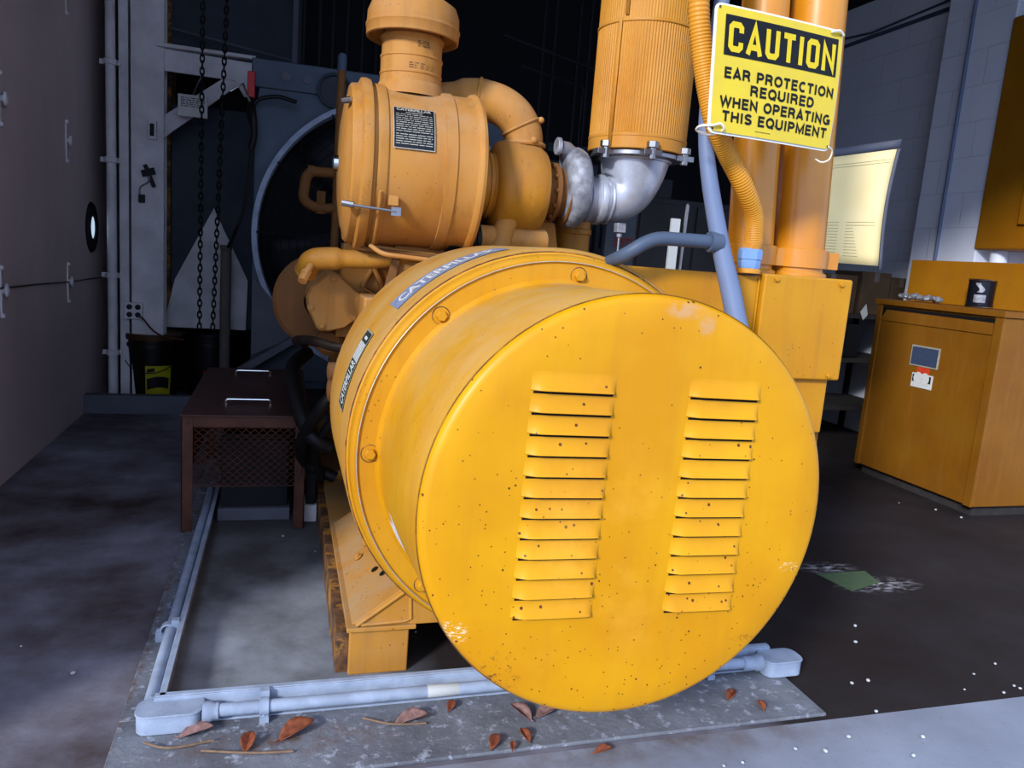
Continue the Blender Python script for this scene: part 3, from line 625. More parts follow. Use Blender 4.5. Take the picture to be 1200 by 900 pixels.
# caution sign -----------------------------------------------------
SG=thing('caution_sign','yellow caution sign about ear protection tied to the upright pipes','sign',(1.355,2.04,1.79))
SW,SH=.49,.348
SC4=[Vector(c) for c in ((1.118,2.02,2.132),(1.603,2.10,2.145),(1.609,2.10,1.793),(1.138,2.02,1.787))]
def S(u,v,d=0.): # u right, v down in metres on a sheet with a slight bow
    a=u/SW; c=v/SH
    p=(SC4[0]*(1-a)+SC4[1]*a)*(1-c)+(SC4[3]*(1-a)+SC4[2]*a)*c
    return p+Vector((.006*math.sin(PI*c)*a,-.006*math.sin(PI*a)-d*.98,0))+Vector((d*.16,0,0))
def rr_outline(x0,x1,y0,y1,r,n=5):
    P=[]
    for cx,cy,a in ((x1-r,y0+r,-90),(x1-r,y1-r,0),(x0+r,y1-r,90),(x0+r,y0+r,180)):
        for i in range(n+1):
            q=R(a+90*i/n); P.append((cx+r*math.cos(q),cy+r*math.sin(q)))
    return P
def panel(mb,x0,x1,y0,y1,d,nx=14,ny=8,r=.0):
    # rounded sheet: clamp grid to rounded corners
    def P(u,v):
        x=x0+(x1-x0)*u;y=y0+(y1-y0)*v
        if r:
            for cx,sx in((x0+r,-1),(x1-r,1)):
                for cy,sy in((y0+r,-1),(y1-r,1)):
                    dx=(x-cx)*sx;dy=(y-cy)*sy
                    if dx>0 and dy>0:
                        m=max(dx,dy);l=math.hypot(dx,dy);x=cx+sx*dx*m/l;y=cy+sy*dy*m/l
        return S(x,y,d)
    mb.grid(P,nx,ny)
b=MB(); panel(b,0,SW,0,SH,-.004,42,34,.02); panel(b,0,SW,0,SH,-.007,42,34,.02); b.build('sign_plate','swhite',SG)
b=MB(); panel(b,.006,SW-.006,.006,SH-.006,.0,42,34,.017); b.build('yellow_face','sign',SG)
b=MB(); panel(b,.070*SW,.955*SW,.078*SH,.385*SH,.0012,20,4); b.build('header_panel','sblack',SG)
def arc(cx,cy,rx,ry,a0,a1,n=8): return [(cx+rx*math.cos(R(a0+(a1-a0)*i/n)),cy+ry*math.sin(R(a0+(a1-a0)*i/n))) for i in range(n+1)]
GL={ # bold sans capitals as stroke skeletons: width, strokes (y up, unit height, centre lines)
'A':(.74,[[(.07,.0),(.37,.93),(.67,.0)],[(.17,.27),(.57,.27)]]),
'C':(.74,[arc(.40,.5,.30,.41,50,310,14)]),
'D':(.72,[[(.10,.09),(.10,.91)],[(.10,.91),(.30,.91)]+arc(.32,.5,.30,.41,90,-90,12)+[(.10,.09)]]),
'E':(.64,[[(.60,.91),(.10,.91),(.10,.09),(.61,.09)],[(.10,.52),(.56,.52)]]),
'G':(.78,[arc(.40,.5,.30,.41,50,330,14)+[(.68,.45),(.42,.45)],[(.69,.48),(.69,.02)]]),
'H':(.74,[[(.10,0),(.10,1)],[(.62,0),(.62,1)],[(.10,.52),(.62,.52)]]),
'I':(.26,[[(.12,0),(.12,1)]]),
'M':(.86,[[(.10,0),(.10,.92),(.43,.12),(.76,.92),(.76,0)]]),
'N':(.74,[[(.10,0),(.10,.90),(.62,.10),(.62,1)]]),
'O':(.80,[arc(.40,.5,.31,.41,0,360,20)]),
'P':(.68,[[(.10,0),(.10,.91),(.34,.91)]+arc(.36,.68,.22,.23,90,-90,8)+[(.10,.45)]]),
'Q':(.80,[arc(.40,.5,.31,.41,0,360,20),[(.46,.26),(.70,-.02)]]),
'R':(.74,[[(.10,0),(.10,.91),(.36,.91)]+arc(.38,.70,.22,.21,90,-90,8)+[(.10,.49)],[(.40,.48),(.56,.36),(.62,.0)]]),
'S':(.68,[arc(.34,.71,.24,.20,20,250,10)+arc(.33,.29,.26,.20,70,-160,10)]),
'T':(.66,[[(.02,.91),(.62,.91)],[(.32,.91),(.32,0)]]),
'U':(.74,[[(.10,1),(.10,.34)]+arc(.36,.34,.26,.25,180,360,10)+[(.62,1)]]),
'W':(1.02,[[(.05,1),(.27,.08),(.50,.90),(.73,.08),(.96,1)]]),
' ':(.34,[])}
GB={ # squarer chamfered capitals of the header
'C':(.70,[[(.60,.66),(.60,.82),(.50,.91),(.20,.91),(.10,.82),(.10,.18),(.20,.09),(.50,.09),(.60,.18),(.60,.34)]]),
'A':(.76,[[(.07,0),(.38,.95),(.69,0)],[(.18,.26),(.58,.26)]]),
'U':(.70,[[(.10,1),(.10,.19),(.20,.09),(.50,.09),(.60,.19),(.60,1)]]),
'T':(.66,[[(.02,.91),(.64,.91)],[(.33,.91),(.33,0)]]),
'I':(.26,[[(.13,0),(.13,1)]]),
'O':(.70,[[(.10,.5),(.10,.82),(.20,.91),(.50,.91),(.60,.82),(.60,.18),(.50,.09),(.20,.09),(.10,.18),(.10,.5)]]),
'N':(.74,[[(.10,0),(.10,.88),(.64,.12),(.64,1)]])}
def stroke(mb,P,w,fn):
    P=[Vector((x,y)) for x,y in P]; n=len(P); cl=(P[0]-P[-1]).length<1e-4
    if cl: P=P[:-1]; n-=1
    L=[];Rr=[]
    for i in range(n):
        a=P[i-1] if (i or cl) else None; c=P[(i+1)%n] if (i<n-1 or cl) else None
        d0=(P[i]-a).normalized() if a is not None else None; d1=(c-P[i]).normalized() if c is not None else None
        if d0 is None: m=Vector((-d1.y,d1.x)); k=1
        elif d1 is None: m=Vector((-d0.y,d0.x)); k=1
        else:
            n0=Vector((-d0.y,d0.x)); n1=Vector((-d1.y,d1.x)); m=(n0+n1)
            m=m.normalized() if m.length>1e-4 else n0; k=min(1/max(.3,m.dot(n0)),2.4)
        L.append(mb.V(fn(*(P[i]+m*w/2*k)))); Rr.append(mb.V(fn(*(P[i]-m*w/2*k))))
    for i in range(n if cl else n-1):
        j=(i+1)%n; mb.F([L[i],L[j],Rr[j],Rr[i]])
def write(mb,txt,cx,ybase,h,width,font,wt,d,gap=.07):
    tot=sum(font[c][0]+gap for c in txt)-gap; k=width/tot; x=cx-width/2
    for c in txt:
        wd,S_=font[c]
        for st_ in S_: stroke(mb,[(px*k/h,py) for px,py in st_],wt,lambda u,v,x=x: S(x+u*h,ybase-v*h,d))
        x+=(wd+gap)*k
b=MB(); write(b,'CAUTION',.515*SW,.352*SH,.225*SH,.835*SW,GB,.205,.0024,.20); b.build('header_lettering','yletter',SG)
b=MB()
for s_,y,w,cx in (('EAR PROTECTION',.558*SH,.87*SW,.520*SW),('REQUIRED',.667*SH,.515*SW,.540*SW),('WHEN OPERATING',.782*SH,.89*SW,.512*SW),('THIS EQUIPMENT',.895*SH,.855*SW,.517*SW)):
    write(b,s_,cx,y,.0285,w,GL,.245,.0014,.10)
b.grid(lambda u,v:S(.17+.06*u,.326+.0012*v,.0014),2,1); b.build('lettering','sblack',SG)
for x,y in ((.012,.012),(SW-.012,.012),(.012,SH-.012),(SW-.014,SH-.014)): MB().lathe(S(x,y,.002),(0,-1,0),[(.0035,0),(.001,.0005)],12).build('mounting_hole','slit',SG)
for P_,r_ in (([S(.012,SH-.02,.006),S(.035,SH-.026,.009),S(.05,SH-.012,.004),S(.03,SH+.0,-.03),S(-.002,SH-.01,-.05),S(-.012,SH-.018,-.02),S(.012,SH-.02,.006)],.0035),
    ([S(SW-.012,SH-.014,.004),S(SW+.012,SH-.004,-.0),S(SW+.016,SH+.020,-.01),S(SW-.004,SH+.030,-.02),S(SW-.025,SH+.022,-.03)],.0024),
    ([S(SW-.06,.012,.006),S(SW-.03,.006,.009),S(SW-.008,.014,.006)],.004)):
    MB().tube(spline(P_,6),r_,6).build('zip_tie','tie',SG)
# yellow drawing sheet on grey board
PB=thing('paper_sheet','curled pale yellow document sheet on grey board behind the right pipe','paper',(2.7,3.3,1.49))
def PP(u,v,d=0.): # u 0..1 left to right, v 0..1 top to bottom
    x=2.46+.40*u+.02*math.sin(v*PI)*-1*u-.005*v; z=(1.975+.085*u)-(.485+.083*u)*v; y=3.28-.05*u*u-d+.0*v
    return Vector((x,y,z))
b=MB(); b.grid(PP,10,10); o=b.build('sheet','paper',PB); o.modifiers.new('t','SOLIDIFY').thickness=.002
b=MB()
for v in [.08,.105]+[.62+.028*k for k in range(12)]:
    for u0,u1 in (((.1,.95),) if v<.2 else ((.08,.42),(.52,.52+.3*((v*37)%1)+.1))):
        b.grid(lambda u,vv:PP(u0+(u1-u0)*u,v+.0045*vv,.003),6,1)
b.build('printed_lines','print_grey',PB)
b=MB(); b.grid(lambda u,v:PP(1.01+.035*u,v*1.03,.0)+Vector((0,.004,0)),2,10); b.grid(lambda u,v:PP(u*1.03,-.01-.07*v,0)+Vector((0,.004,0)),10,1); b.grid(lambda u,v:PP(u*1.03,v*1.0,0)+Vector((0,.012,0)),10,10); o=b.build('backing_board','lightgrey',PB); o.modifiers.new('t','SOLIDIFY').thickness=.008
b=MB(); b.tube([(2.55,3.34,.01),(2.55,3.34,2.0)],.02,12); b.lathe((2.55,3.34,.0),(0,0,1),[(.12,0),(.12,.015),(.03,.02)],24); b.build('stand_post','darkmetal',PB)

# ------------------------------------------------------------------ floor curb with conduit and boxes
CB=thing('steel_curb','low grey angle-steel curb around the generator pad','curb',(.7,2.2,.012))
b=MB(); b.box(-.322,1.72,2.190,2.198,.012,.082); b.box(-.322,1.72,2.160,2.198,.012,.018); b.box(-.322,1.72,2.196,2.215,.076,.084); b.build('front_angle','greypaint',CB,bev=.0015)
b=MB(); b.box(-.312,-.304,2.20,4.45,.012,.082); b.box(-.310,-.292,2.20,4.45,.076,.084); b.build('side_angle','greypaint',CB,bev=.0015)
LC=thing('floor_conduit','light grey conduit run clamped outside the curb with junction boxes','conduit',(.7,2.14,.0))
b=MB(); b.tube([(-.18,2.150,.052),(1.60,2.150,.052)],.0185,20); b.build('front_pipe','greypaint',LC)
b=MB(); b.tube([(-.336,2.22,.052),(-.340,4.30,.052)],.0185,20); b.build('side_pipe','greypaint',LC)
def jbox(x0,x1,y0,y1,name):
    b=MB(); n=10;P=[]
    r=(y1-y0)/2; ax=x0+r*.6
    pts_=rr_outline(x0,x1,y0,y1,.032,5)
    b.prism(pts_,(0,0,.014),(1,0,0),(0,1,0),(0,0,.052)); b.prism([(x0+x1)/2*0+0 or 0 for _ in []] or rr_outline(x0-.003,x1+.003,y0-.003,y1+.003,.034,5),(0,0,.066),(1,0,0),(0,1,0),(0,0,.006))
    return b.build(name,'greypaint',LC,bev=.002)
jbox(-.362,-.188,2.115,2.205,'junction_box')
b=MB(); b.lathe((-.188,2.150,.050),(1,0,0),[(.030,0),(.030,.02),(.024,.03),(.024,.042),(.019,.045)],24); b.build('hub','greypaint',LC)
jbox(1.655,1.805,2.10,2.19,'junction_box')
b=MB(); b.lathe((1.655,2.150,.050),(-1,0,0),[(.030,0),(.030,.02),(.024,.03),(.024,.07),(.019,.075)],24); b.build('hub','greypaint',LC)
for x in (-.02,.80,1.45):
    b=MB(); b.lathe((x-.014,2.15,.052),(1,0,0),[(.020,0),(.025,.002),(.025,.026),(.020,.028)],20); b.box(x-.013,x+.013,2.168,2.192,.045,.089); b.box(x-.013,x+.013,2.125,2.16,.013,.030); b.hexbolt((x,2.14,.03),(0,-.3,1),.008,.012); b.build('clamp','greypaint',LC)
for y in (2.66,):
    b=MB(); b.lathe((-.347,y-.014,.052),(0,1,0),[(.020,0),(.025,.002),(.025,.026),(.020,.028)],20); b.box(-.335,-.31,y-.012,y+.012,.045,.089); b.box(-.385,-.36,y-.012,y+.012,.013,.045); b.hexbolt((-.375,y,.045),(0,0,1),.008,.012); b.build('clamp','greypaint',LC)
b=MB(); b.lathe((.46,2.15,.052),(1,0,0),[(.0187,0),(.0192,.001),(.0192,.10),(.0187,.101)],20); b.build('bare_patch','white',LC)

# ------------------------------------------------------------------ brown guard table with mesh
GT=thing('battery_guard','brown steel table-like guard with mesh front and two top handles','guard',(-.15,4.35,0))
b=MB(); b.box(-.435,.135,3.685,5.05,.568,.576); b.build('top_plate','browntop',GT,bev=.002)
for i,(x,y) in enumerate(((-.43,3.70),(.075,3.70),(-.43,5.0),(.075,5.0))):
    b=MB(); b.box(x,x+.05,y,y+.006,.012,.566)
    xx=x if i%2==0 else x+.044
    b.box(xx,xx+.006,y,y+.045 if y<4 else y-.045,.012,.566) if y<4 else b.box(xx,xx+.006,y-.04,y,.012,.566); b.build('leg','brown',GT,bev=.0015)
b=MB(); b.box(-.38,.075,3.70,3.706,.515,.566); b.box(-.43,-.424,3.74,4.96,.52,.566); b.box(.119,.125,3.74,4.96,.52,.566); b.build('top_rail','brown',GT,bev=.0015)
def mesh_panel(axis,a0_,a1_,z0,z1,c):
    b=MB(); rows=17; dz=(z1-z0)/rows; n=int((a1_-a0_)/.036); da=(a1_-a0_)/n
    for r_ in range(rows+1):
        z=z0+r_*dz; pts=[]
        for k in range(n*2+1):
            off=(dz/2-.0015)*(1 if (k%2==0) else -1)*(1 if r_%2==0 else -1)
            a=a0_+k*da/2; zz=min(max(z+off,z0),z1)
            pts.append((a,c,zz) if axis=='x' else (c,a,zz))
        b.tube(pts,.0030,4)
    return b
mesh_panel('x',-.375,.078,.225,.512,3.712).build('mesh_panel','brown',GT)
mesh_panel('y',3.76,4.96,.225,.512,-.420).build('mesh_panel','brown',GT)
b=MB(); b.box(.086,.106,3.685,3.699,.29,.45); b.hexbolt((-.405,3.70,.54),(0,-1,0),.008,.008); b.build('hinge_strap','brown',GT,bev=.003)
b=MB()
for x0,x1,y in ((-.253,-.045,3.93),(-.255,-.06,4.80)):
    b.tube(bend([(x0,y,.577),(x0,y,.603),(x1,y,.603),(x1,y,.577)],.014,4),.007,10); b.lathe((x0,y,.577),(0,0,1),[(.014,0),(.014,.004),(.007,.005)],14); b.lathe((x1,y,.577),(0,0,1),[(.014,0),(.014,.004),(.007,.005)],14)
    b.build('handle','chrome',GT); b=MB()
b.bm.free()
BT=thing('battery_box','dark battery standing under the brown mesh guard','battery',(-.15,4.2,.01))
b=MB(); b.box(-.27,.05,3.86,4.7,.06,.42); b.build('case','darkmetal',BT,bev=.01)
b=MB(); b.box(-.28,.06,3.83,4.75,.012,.075); b.build('pallet','lightgrey',BT,bev=.004)
b=MB(); b.box(-.26,.03,3.85,4.69,.42,.45); b.build('lid','black',BT,bev=.006)
bb=thing('black_canister','narrow black canister beside right leg of the brown guard','canister',(.16,3.9,.01))
b=MB(); b.box(.135,.185,3.80,3.95,.10,.46); b.build('body','black',bb,bev=.008)
b=MB(); b.box(.13,.19,3.79,3.96,.012,.10); b.build('foot','white_steel',bb,bev=.004)

# ------------------------------------------------------------------ buckets
def bucket(x,y,lab,lid,dark=False):
    t_=thing('oil_bucket',lab,'bucket',(x,y,0))
    b=MB(); b.lathe((x,y,0),(0,0,1),[(.17,0),(.178,.01),(.205,.46),(.208,.462),(.208,.47),(.216,.472),(.216,.50),(.206,.505),(.206,.53),(.214,.532),(.214,.545)],48,True); b.build('pail','bucket',t_)
    b=MB(); b.lathe((x,y,.545),(0,0,1),[(.218,-.02),(.221,.0),(.221,.022),(.212,.03),(.205,.018),(.001,.016)],48); b.build('lid',lid,t_)
    b=MB(); b.tube([(x+.222*math.cos(a),y+.222*math.sin(a),.47-.20*abs(math.cos((a-PI*1.5)/1.0))) for a in [R(q) for q in range(188,353,8)]],.004,6); b.build('handle','darkmetal',t_)
    return t_
bk=bucket(-1.0,6.75,'black bucket with amber lid and yellow label, beside the white column','lid')
b=MB(); 
def onb(x,y,a,z,dr=.0): r=.178+.027*z/.46+.0015+dr; return Vector((x+r*math.cos(a),y+r*math.sin(a),z))
b.grid(lambda u,v:onb(-1.0,6.75,R(262+58*u),.055+.27*v),12,1); lb=b.build('paper_label','ytag',bk)
b=MB(); b.grid(lambda u,v:onb(-1.0,6.75,R(265+50*u),.13+.09*v+.02*math.sin(u*3),.001),12,1); b.grid(lambda u,v:onb(-1.0,6.75,R(266+16*u),.27+.03*v+.01*u,.001),4,1); b.build('label_print','label_black',lb)
bk=bucket(-.58,6.95,'black bucket behind the brown guard, with red and white label','bucket')
b=MB(); b.grid(lambda u,v:onb(-.58,6.95,R(258+40*u),.03+.24*v),12,1); lb=b.build('paper_label','lightgrey',bk)
b=MB(); b.grid(lambda u,v:onb(-.58,6.95,R(258+40*u),.235+.035*v,.001),12,1); b.build('label_print','red',lb)
tag(MB().lathe((-.45,6.70,0),(0,0,1),[(.042,0),(.042,1.27),(.047,1.275),(.047,1.31),(.038,1.31),(.038,1.2)],24,True).build('plastic_tube','tube'),'dusty grey upright tube standing beside the black buckets','tube')
o=MB().box(-.86,-.60,7.25,7.45,.60,.68).build('carton','cardboard',bev=.004); tag(o,'small brown carton on the ledge above the black buckets','box')
st(MB().box(-.98,-.45,7.22,7.5,0,.60).build('trim_4','backwall'))
tag(MB().box(-.93,-.895,7.24,7.26,.60,.72).build('daylight_slit','white',bev=.01),'small white strip standing for a slit of daylight above the black bucket lids','light slit')  # white box added to stand for a slit of daylight at the back

# ------------------------------------------------------------------ hoist chains
def chain(x0,x1,lab,y=6.0,top=3.4,bot=.70):
    b=MB(); n=64; s=(top-bot)/n
    for i in range(n):
        f=i/n; x=x1+(x0-x1)*f; z=bot+s*(i+.5); d=(1,0,0) if i%2 else (0,1,0)
        c=Vector((x,y,z)); u=Vector((0,1,0)) if i%2 else Vector((1,0,0)); pts=[]
        for k in range(10):
            a=2*PI*k/10; pts.append(c+u*.013*math.cos(a)+Vector((0,0,1))*(.030*math.sin(a)))
        b.tube(pts,.0055,5,True)
    tag(b.build('hoist_chain','chain'),lab,'chain')
chain(-.576,-.578,'left hanging black hoist chain above the buckets'); chain(-.41,-.487,'right hanging black hoist chain, nearer the radiator')

# ------------------------------------------------------------------ radiator
RD=thing('radiator','blue-grey radiator with large round fan shroud behind the engine','radiator',(.75,5.9,0))
RY=5.85; FCX,FCZ,FR=.79,1.43,.985
b=MB(); out=[(-.27,.45),(1.87,.45),(1.87,2.42),(-.20,2.42)]; n=72
inner=[]
# face sheet with a round opening
def edgept(a):
    dx,dz=math.cos(a),math.sin(a); t=9
    x0,x1,z0,z1=-.215,1.85,.36,2.41
    if dx>1e-6:t=min(t,(x1-FCX)/dx)
    if dx<-1e-6:t=min(t,(x0-FCX)/dx)
    if dz>1e-6:t=min(t,(z1-FCZ)/dz)
    if dz<-1e-6:t=min(t,(z0-FCZ)/dz)
    if dx+dz*1.15>0: t=min(t,1.50/(dx*.62+dz*1.0)) if dx*.62+dz>0 and dx>0 else t
    return FCX+dx*t,FCZ+dz*t
A=[];B=[]
for i in range(n):
    a=2*PI*i/n; ex,ez=edgept(a); A.append((ex,ez)); B.append((FCX+FR*math.cos(a),FCZ+FR*math.sin(a)))
va=[b.V((x,RY,z)) for x,z in A];vb=[b.V((x,RY,z)) for x,z in B];vc=[b.V((x,RY+.30,z)) for x,z in A]
for i in range(n):
    j=(i+1)%n; b.F([va[i],va[j],vb[j],vb[i]]); b.F([va[i],vc[i],vc[j],va[j]])
b.build('shroud_sheet','blue',RD)
b=MB(); b.lathe((FCX,RY,FCZ),(0,1,0),[(FR+.03,-.04),(FR+.03,-.05),(FR-.005,-.05),(FR-.01,.12)],96); b.build('shroud_ring','greypaint',RD)
b=MB(); b.box(-.18,1.75,RY+.14,RY+.29,.42,2.0); b.build('core','ceil',RD)
b=MB()
for k in range(1,18): b.torus((FCX,RY-.045,FCZ),(0,1,0),FR*k/18,.0028,64,4)
for q in range(0,360,30): b.tube([(FCX+.1*math.cos(R(q)),RY-.048,FCZ+.1*math.sin(R(q))),(FCX+FR*math.cos(R(q)),RY-.048,FCZ+FR*math.sin(R(q)))],.006,6)
b.build('fan_guard','darkmetal',RD)
for q in range(0,360,60):
    b=MB(); a=R(q+12); u=Vector((math.cos(a),0,math.sin(a))); w=Vector((-math.sin(a),0,math.cos(a)))
    b.grid(lambda s,v:Vector((FCX,RY+.06,FCZ))+u*(.12+.78*s)+w*(.24*(v-.5)*(1+.2*s))+Vector((0,.07*(v-.5),0)),8,3); o=b.build('fan_blade','darkmetal',RD); o.modifiers.new('t','SOLIDIFY').thickness=.006
b=MB(); b.lathe((FCX,RY+.03,FCZ),(0,1,0),[(.001,0),(.13,0),(.14,.02),(.14,.08)],32); b.build('fan_hub','darkmetal',RD)
b=MB(); b.box(-.245,.62,RY-.02,RY+.34,2.41,2.60); b.build('header_tank','blue',RD,bev=.01)
b=MB(); b.lathe((.31,RY-.022,2.45),(0,-1,0),[(.12,0),(.12,.02),(.10,.025),(.095,.002),(.001,.002)],32); b.build('tank_port','blued',RD)
for x in (-.02,.12): MB().lathe((x,RY-.02,2.50),(0,-1,0),[(.03,0),(.03,.01),(.001,.012)],16).build('plug','lightgrey',RD)
b=MB(); b.box(-.21,-.12,RY+.0,RY+.3,0,.36); b.box(1.77,1.87,RY,RY+.3,0,.36); b.box(-.21,1.87,RY+.02,RY+.28,.30,.36); b.build('leg_frame','blue',RD,bev=.004)
b=MB(); b.bar((-.38,RY-.12,.38),(.25,RY-.10,.80),.05,.12,(0,1,0)); b.prism([(-.21,1.12),(-.21,.55),(.13,.72)],(0,RY-.06,0),(1,0,0),(0,0,1),(0,.02,0)); b.build('brace','lightgrey',RD,bev=.003)
# yellow riser beside the radiator
YR=thing('coolant_riser','slim yellow upright pipe with grey cap left of air cleaner','pipe',(.29,4.8,1.3))
b=MB(); b.tube([(.285,4.8,1.2),(.292,4.8,2.38)],.023,16); b.build('pipe','engine_old',YR)
b=MB(); b.tube([(.292,4.8,2.38),(.293,4.8,2.46),(.296,4.8,2.475)],[.026,.026,.018],16); b.build('cap','pvc_dark',YR)
b=MB(); b.tube(bend([(.27,4.8,1.80),(.115,4.8,1.80),(.095,4.8,1.62),(.20,4.8,1.585),(.285,4.8,1.60)],.06),.030,16); b.cyl((.20,4.8,1.56),(.20,4.8,1.69),.028,.028,6); b.lathe((.12,4.8,1.80),(1,0,0),[(.034,0),(.034,.04)],16); b.build('bypass_loop','engine_old',YR)

# ------------------------------------------------------------------ frame, panels and boxes at the back left
b=MB(); b.prism([(-.95,2.735),(-.26,2.715),(-.255,2.46),(-.33,2.46),(-.40,2.57),(-.95,2.575)],(0,6.62,0),(1,0,0),(0,0,1),(0,.02,0)); b.prism([(-.95,2.22),(-.95,2.05),(-.80,2.18),(-.31,2.60),(-.33,2.70)],(0,6.64,0),(1,0,0),(0,0,1),(0,.02,0)); b.box(-.95,-.25,6.56,6.65,2.735,2.76)
tag(b.build('steel_bracket','white_steel',bev=.002),'pale steel beam with slanted brace joining the white column','bracket')
LPt=thing('load_plate','small pale notice plate hanging by the hoist chains','plate',(-.69,6.52,2.25))
b=MB(); b.box(-.795,-.585,6.52,6.528,2.25,2.41); b.build('plate','sticker_white',LPt,bev=.004)
b=MB()
for z in (2.385,2.37,2.355,2.34,2.325): 
    x=-.775
    while x<-.62: w=random.uniform(.01,.035); b.box(x,x+w,6.5188,6.5198,z-.004,z+.004); x+=w+.008
b.build('lettering','tube',LPt); b=MB(); b.tube([(-.69,6.524,2.41),(-.65,6.54,2.52),(-.64,6.6,2.56)],.004,6); b.build('hook','steel',LPt)
def kk(b,f=.895):
    for v in b.bm.verts: v.co=Vector((0,0,1.4))+(v.co-Vector((0,0,1.4)))*f
    return b
RB=thing('switch_box','small red switch box with black cables beside the pale beam','switch box',(-.24,5.77,2.30))
b=MB(); b.box(-.30,-.245,6.42,6.50,2.43,2.62); kk(b).build('housing','red',RB,bev=.006)
b=MB(); b.tube(spline([(-.27,6.45,2.43),(-.26,6.42,2.36),(-.21,6.40,2.42),(-.08,6.40,2.455),(.06,6.38,2.43)],8),.016,8); b.tube(spline([(-.27,6.44,2.44),(-.29,6.40,2.30),(-.25,6.38,2.18),(-.27,6.40,1.9),(-.31,6.42,1.6),(-.37,6.45,1.42),(-.43,6.65,1.30)],8),.014,8); b.tube(spline([(-.28,6.45,2.43),(-.25,6.36,2.30),(-.24,6.36,2.16),(-.26,6.38,2.05)],8),.026,8); kk(b).build('cable','black',RB)
b=MB(); b.tube([(-.42,6.44,2.46),(-.33,6.42,2.52),(-.27,6.40,2.38)],.010,8); kk(b).build('clip','chrome',RB)
DW=thing('air_duct','dark blue sheet-metal duct behind the hoist chains','duct',(-.6,7.0,0))
b=MB(); b.box(-.90,-.20,7.0,7.04,.60,2.40); b.box(-.95,.1,7.04,7.08,2.76,3.8); b.build('panel','blued',DW,bev=.004)
b=MB(); b.prism([(-.565,1.60),(-.86,1.0),(-.95,.60),(-.30,.60),(-.29,1.02)],(0,6.93,0),(1,0,0),(0,0,1),(0,.02,0)); b.build('gusset','white_steel',DW)
b=MB(); b.tube([(-.90,6.9,2.95),(.05,6.85,2.82)],.008,6); b.box(.02,.06,6.8,6.83,2.75,3.8); b.build('edge_rail','lightgrey',DW)
b=MB(); b.box(-1.02,-.905,7.0,7.3,.6,3.8); b.build('side_panel','rail_rust',DW)

# rods and lit panels at the back
def rod(x,y,lab,z0=1.6): tag(MB().tube([(x,y,z0),(x,y,4.38)],.016,8).build('hanging_rod','darkmetal'),lab,'rod','hanging rods behind the engine')
for x in (.10,.22,.32,.43,.55,.66): rod(x,6.6,'thin dark upright rod behind the radiator header, left of the air stack')
for x in (2.06,2.16,2.38,2.48,2.68,2.78): rod(x,6.6,'thin dark upright rod between the intake elbow and muffler',1.2)
b=MB()
for k in range(6): b.box(1.95+k*.22,2.10+k*.22,7.30,7.33,1.55,2.32)
b.box(1.9,3.4,7.34,7.38,0,2.35); b.box(1.9,3.4,7.26,7.34,2.42,2.50)
tag(b.build('panel_screen','blued'),'dark grey slatted panel behind the rods and turbocharger','panel')
CBn=thing('storage_cabinet','black storage cabinet in the dark behind the muffler elbow','cabinet',(2.6,5.0,0))
b=MB(); b.box(2.12,2.34,5.0,5.05,0,1.75); b.build('side_panel','blued',CBn)
b=MB(); b.box(2.34,3.25,5.0,5.5,0,1.88); b.build('body','darkmetal',CBn,bev=.006)
b=MB(); b.box(2.36,2.78,4.985,5.0,.05,1.84); b.box(2.80,3.23,4.985,5.0,.05,1.84); b.build('door','darkmetal',CBn,bev=.004)
b=MB(); text_into(b,'EYE',lambda u,v:Vector((2.19+u,4.994,1.525+v)),size=.085,offset=.003,width=.13); b.build('lettering','dullred',CBn)
b=MB(); b.box(2.40,2.64,5.1,5.4,1.88,2.02); tag(b.build('dark_carton','darkmetal',bev=.004),'dark carton on top of the black storage cabinet','box')
tag(MB().box(1.663,1.705,3.18,3.20,1.0,1.622).build('white_strip','white',bev=.002),'upright white strip standing behind the grey branch conduit','strip')
tag(MB().tube([(1.735,3.22,1.0),(1.752,3.22,1.685),(1.752,3.22,1.695)],[.009,.009,.004],10).build('steel_rod','steel'),'thin upright steel rod just right of the white strip','rod')
b=MB(); b.tube([(1.55,6.0,3.05),(2.9,6.4,2.92)],.012,8); b.tube([(1.7,6.0,2.85),(2.3,6.2,2.80),(2.3,6.2,2.0)],.012,8); tag(b.build('overhead_conduit','darkmetal'),'thin dark conduit crossing the darkness above the intake elbow','conduit')

# ------------------------------------------------------------------ right side
SB=thing('floor_cabinet','waist-high yellow steel cabinet on concrete plinth at right','cabinet',(4.6,4.1,.0))
b=MB(); b.box(4.17,5.05,3.60,4.64,.07,1.262); 
b.build('body','cab',SB,bev=.006)
b=MB(); b.box(4.145,5.06,3.585,4.66,1.262,1.30); b.build('top','cab',SB,bev=.004)
b=MB(); b.prism([(3.665,1.248),(4.60,1.248),(4.605,1.155),(3.665,1.155)],(4.169,0,0),(0,1,0),(0,0,1),(-.002,0,0)); b.build('vent_recess','slit',SB)
b=MB(); P=[(4.161,3.665,1.150),(4.161,4.607,1.150),(4.166,4.56,1.228),(4.166,3.672,1.222)]; q=[b.V(p) for p in P]; b.F(q); b.F([b.V(p) for p in ((4.168,3.665,1.150),(4.161,3.665,1.150),(4.161,4.607,1.150),(4.168,4.607,1.150))]); b.build('vent_flap','cab',SB)
MB().box(4.155,4.17,3.60,3.66,.07,1.262).build('corner_post','cab',SB,bev=.002); MB().box(4.155,4.17,4.60,4.64,.07,1.262).build('corner_post','cab',SB,bev=.002)
b=MB(); b.box(4.22,5.06,3.64,4.62,0,.07); b.build('plinth','plinth',SB)
bs_=MB().box(4.164,4.1705,4.035,4.275,.872,1.013).build('blue_sticker','label_silver',SB,bev=.001); MB().box(4.1625,4.164,4.045,4.265,.882,1.003).build('sticker_face','sticker_blue',bs_)
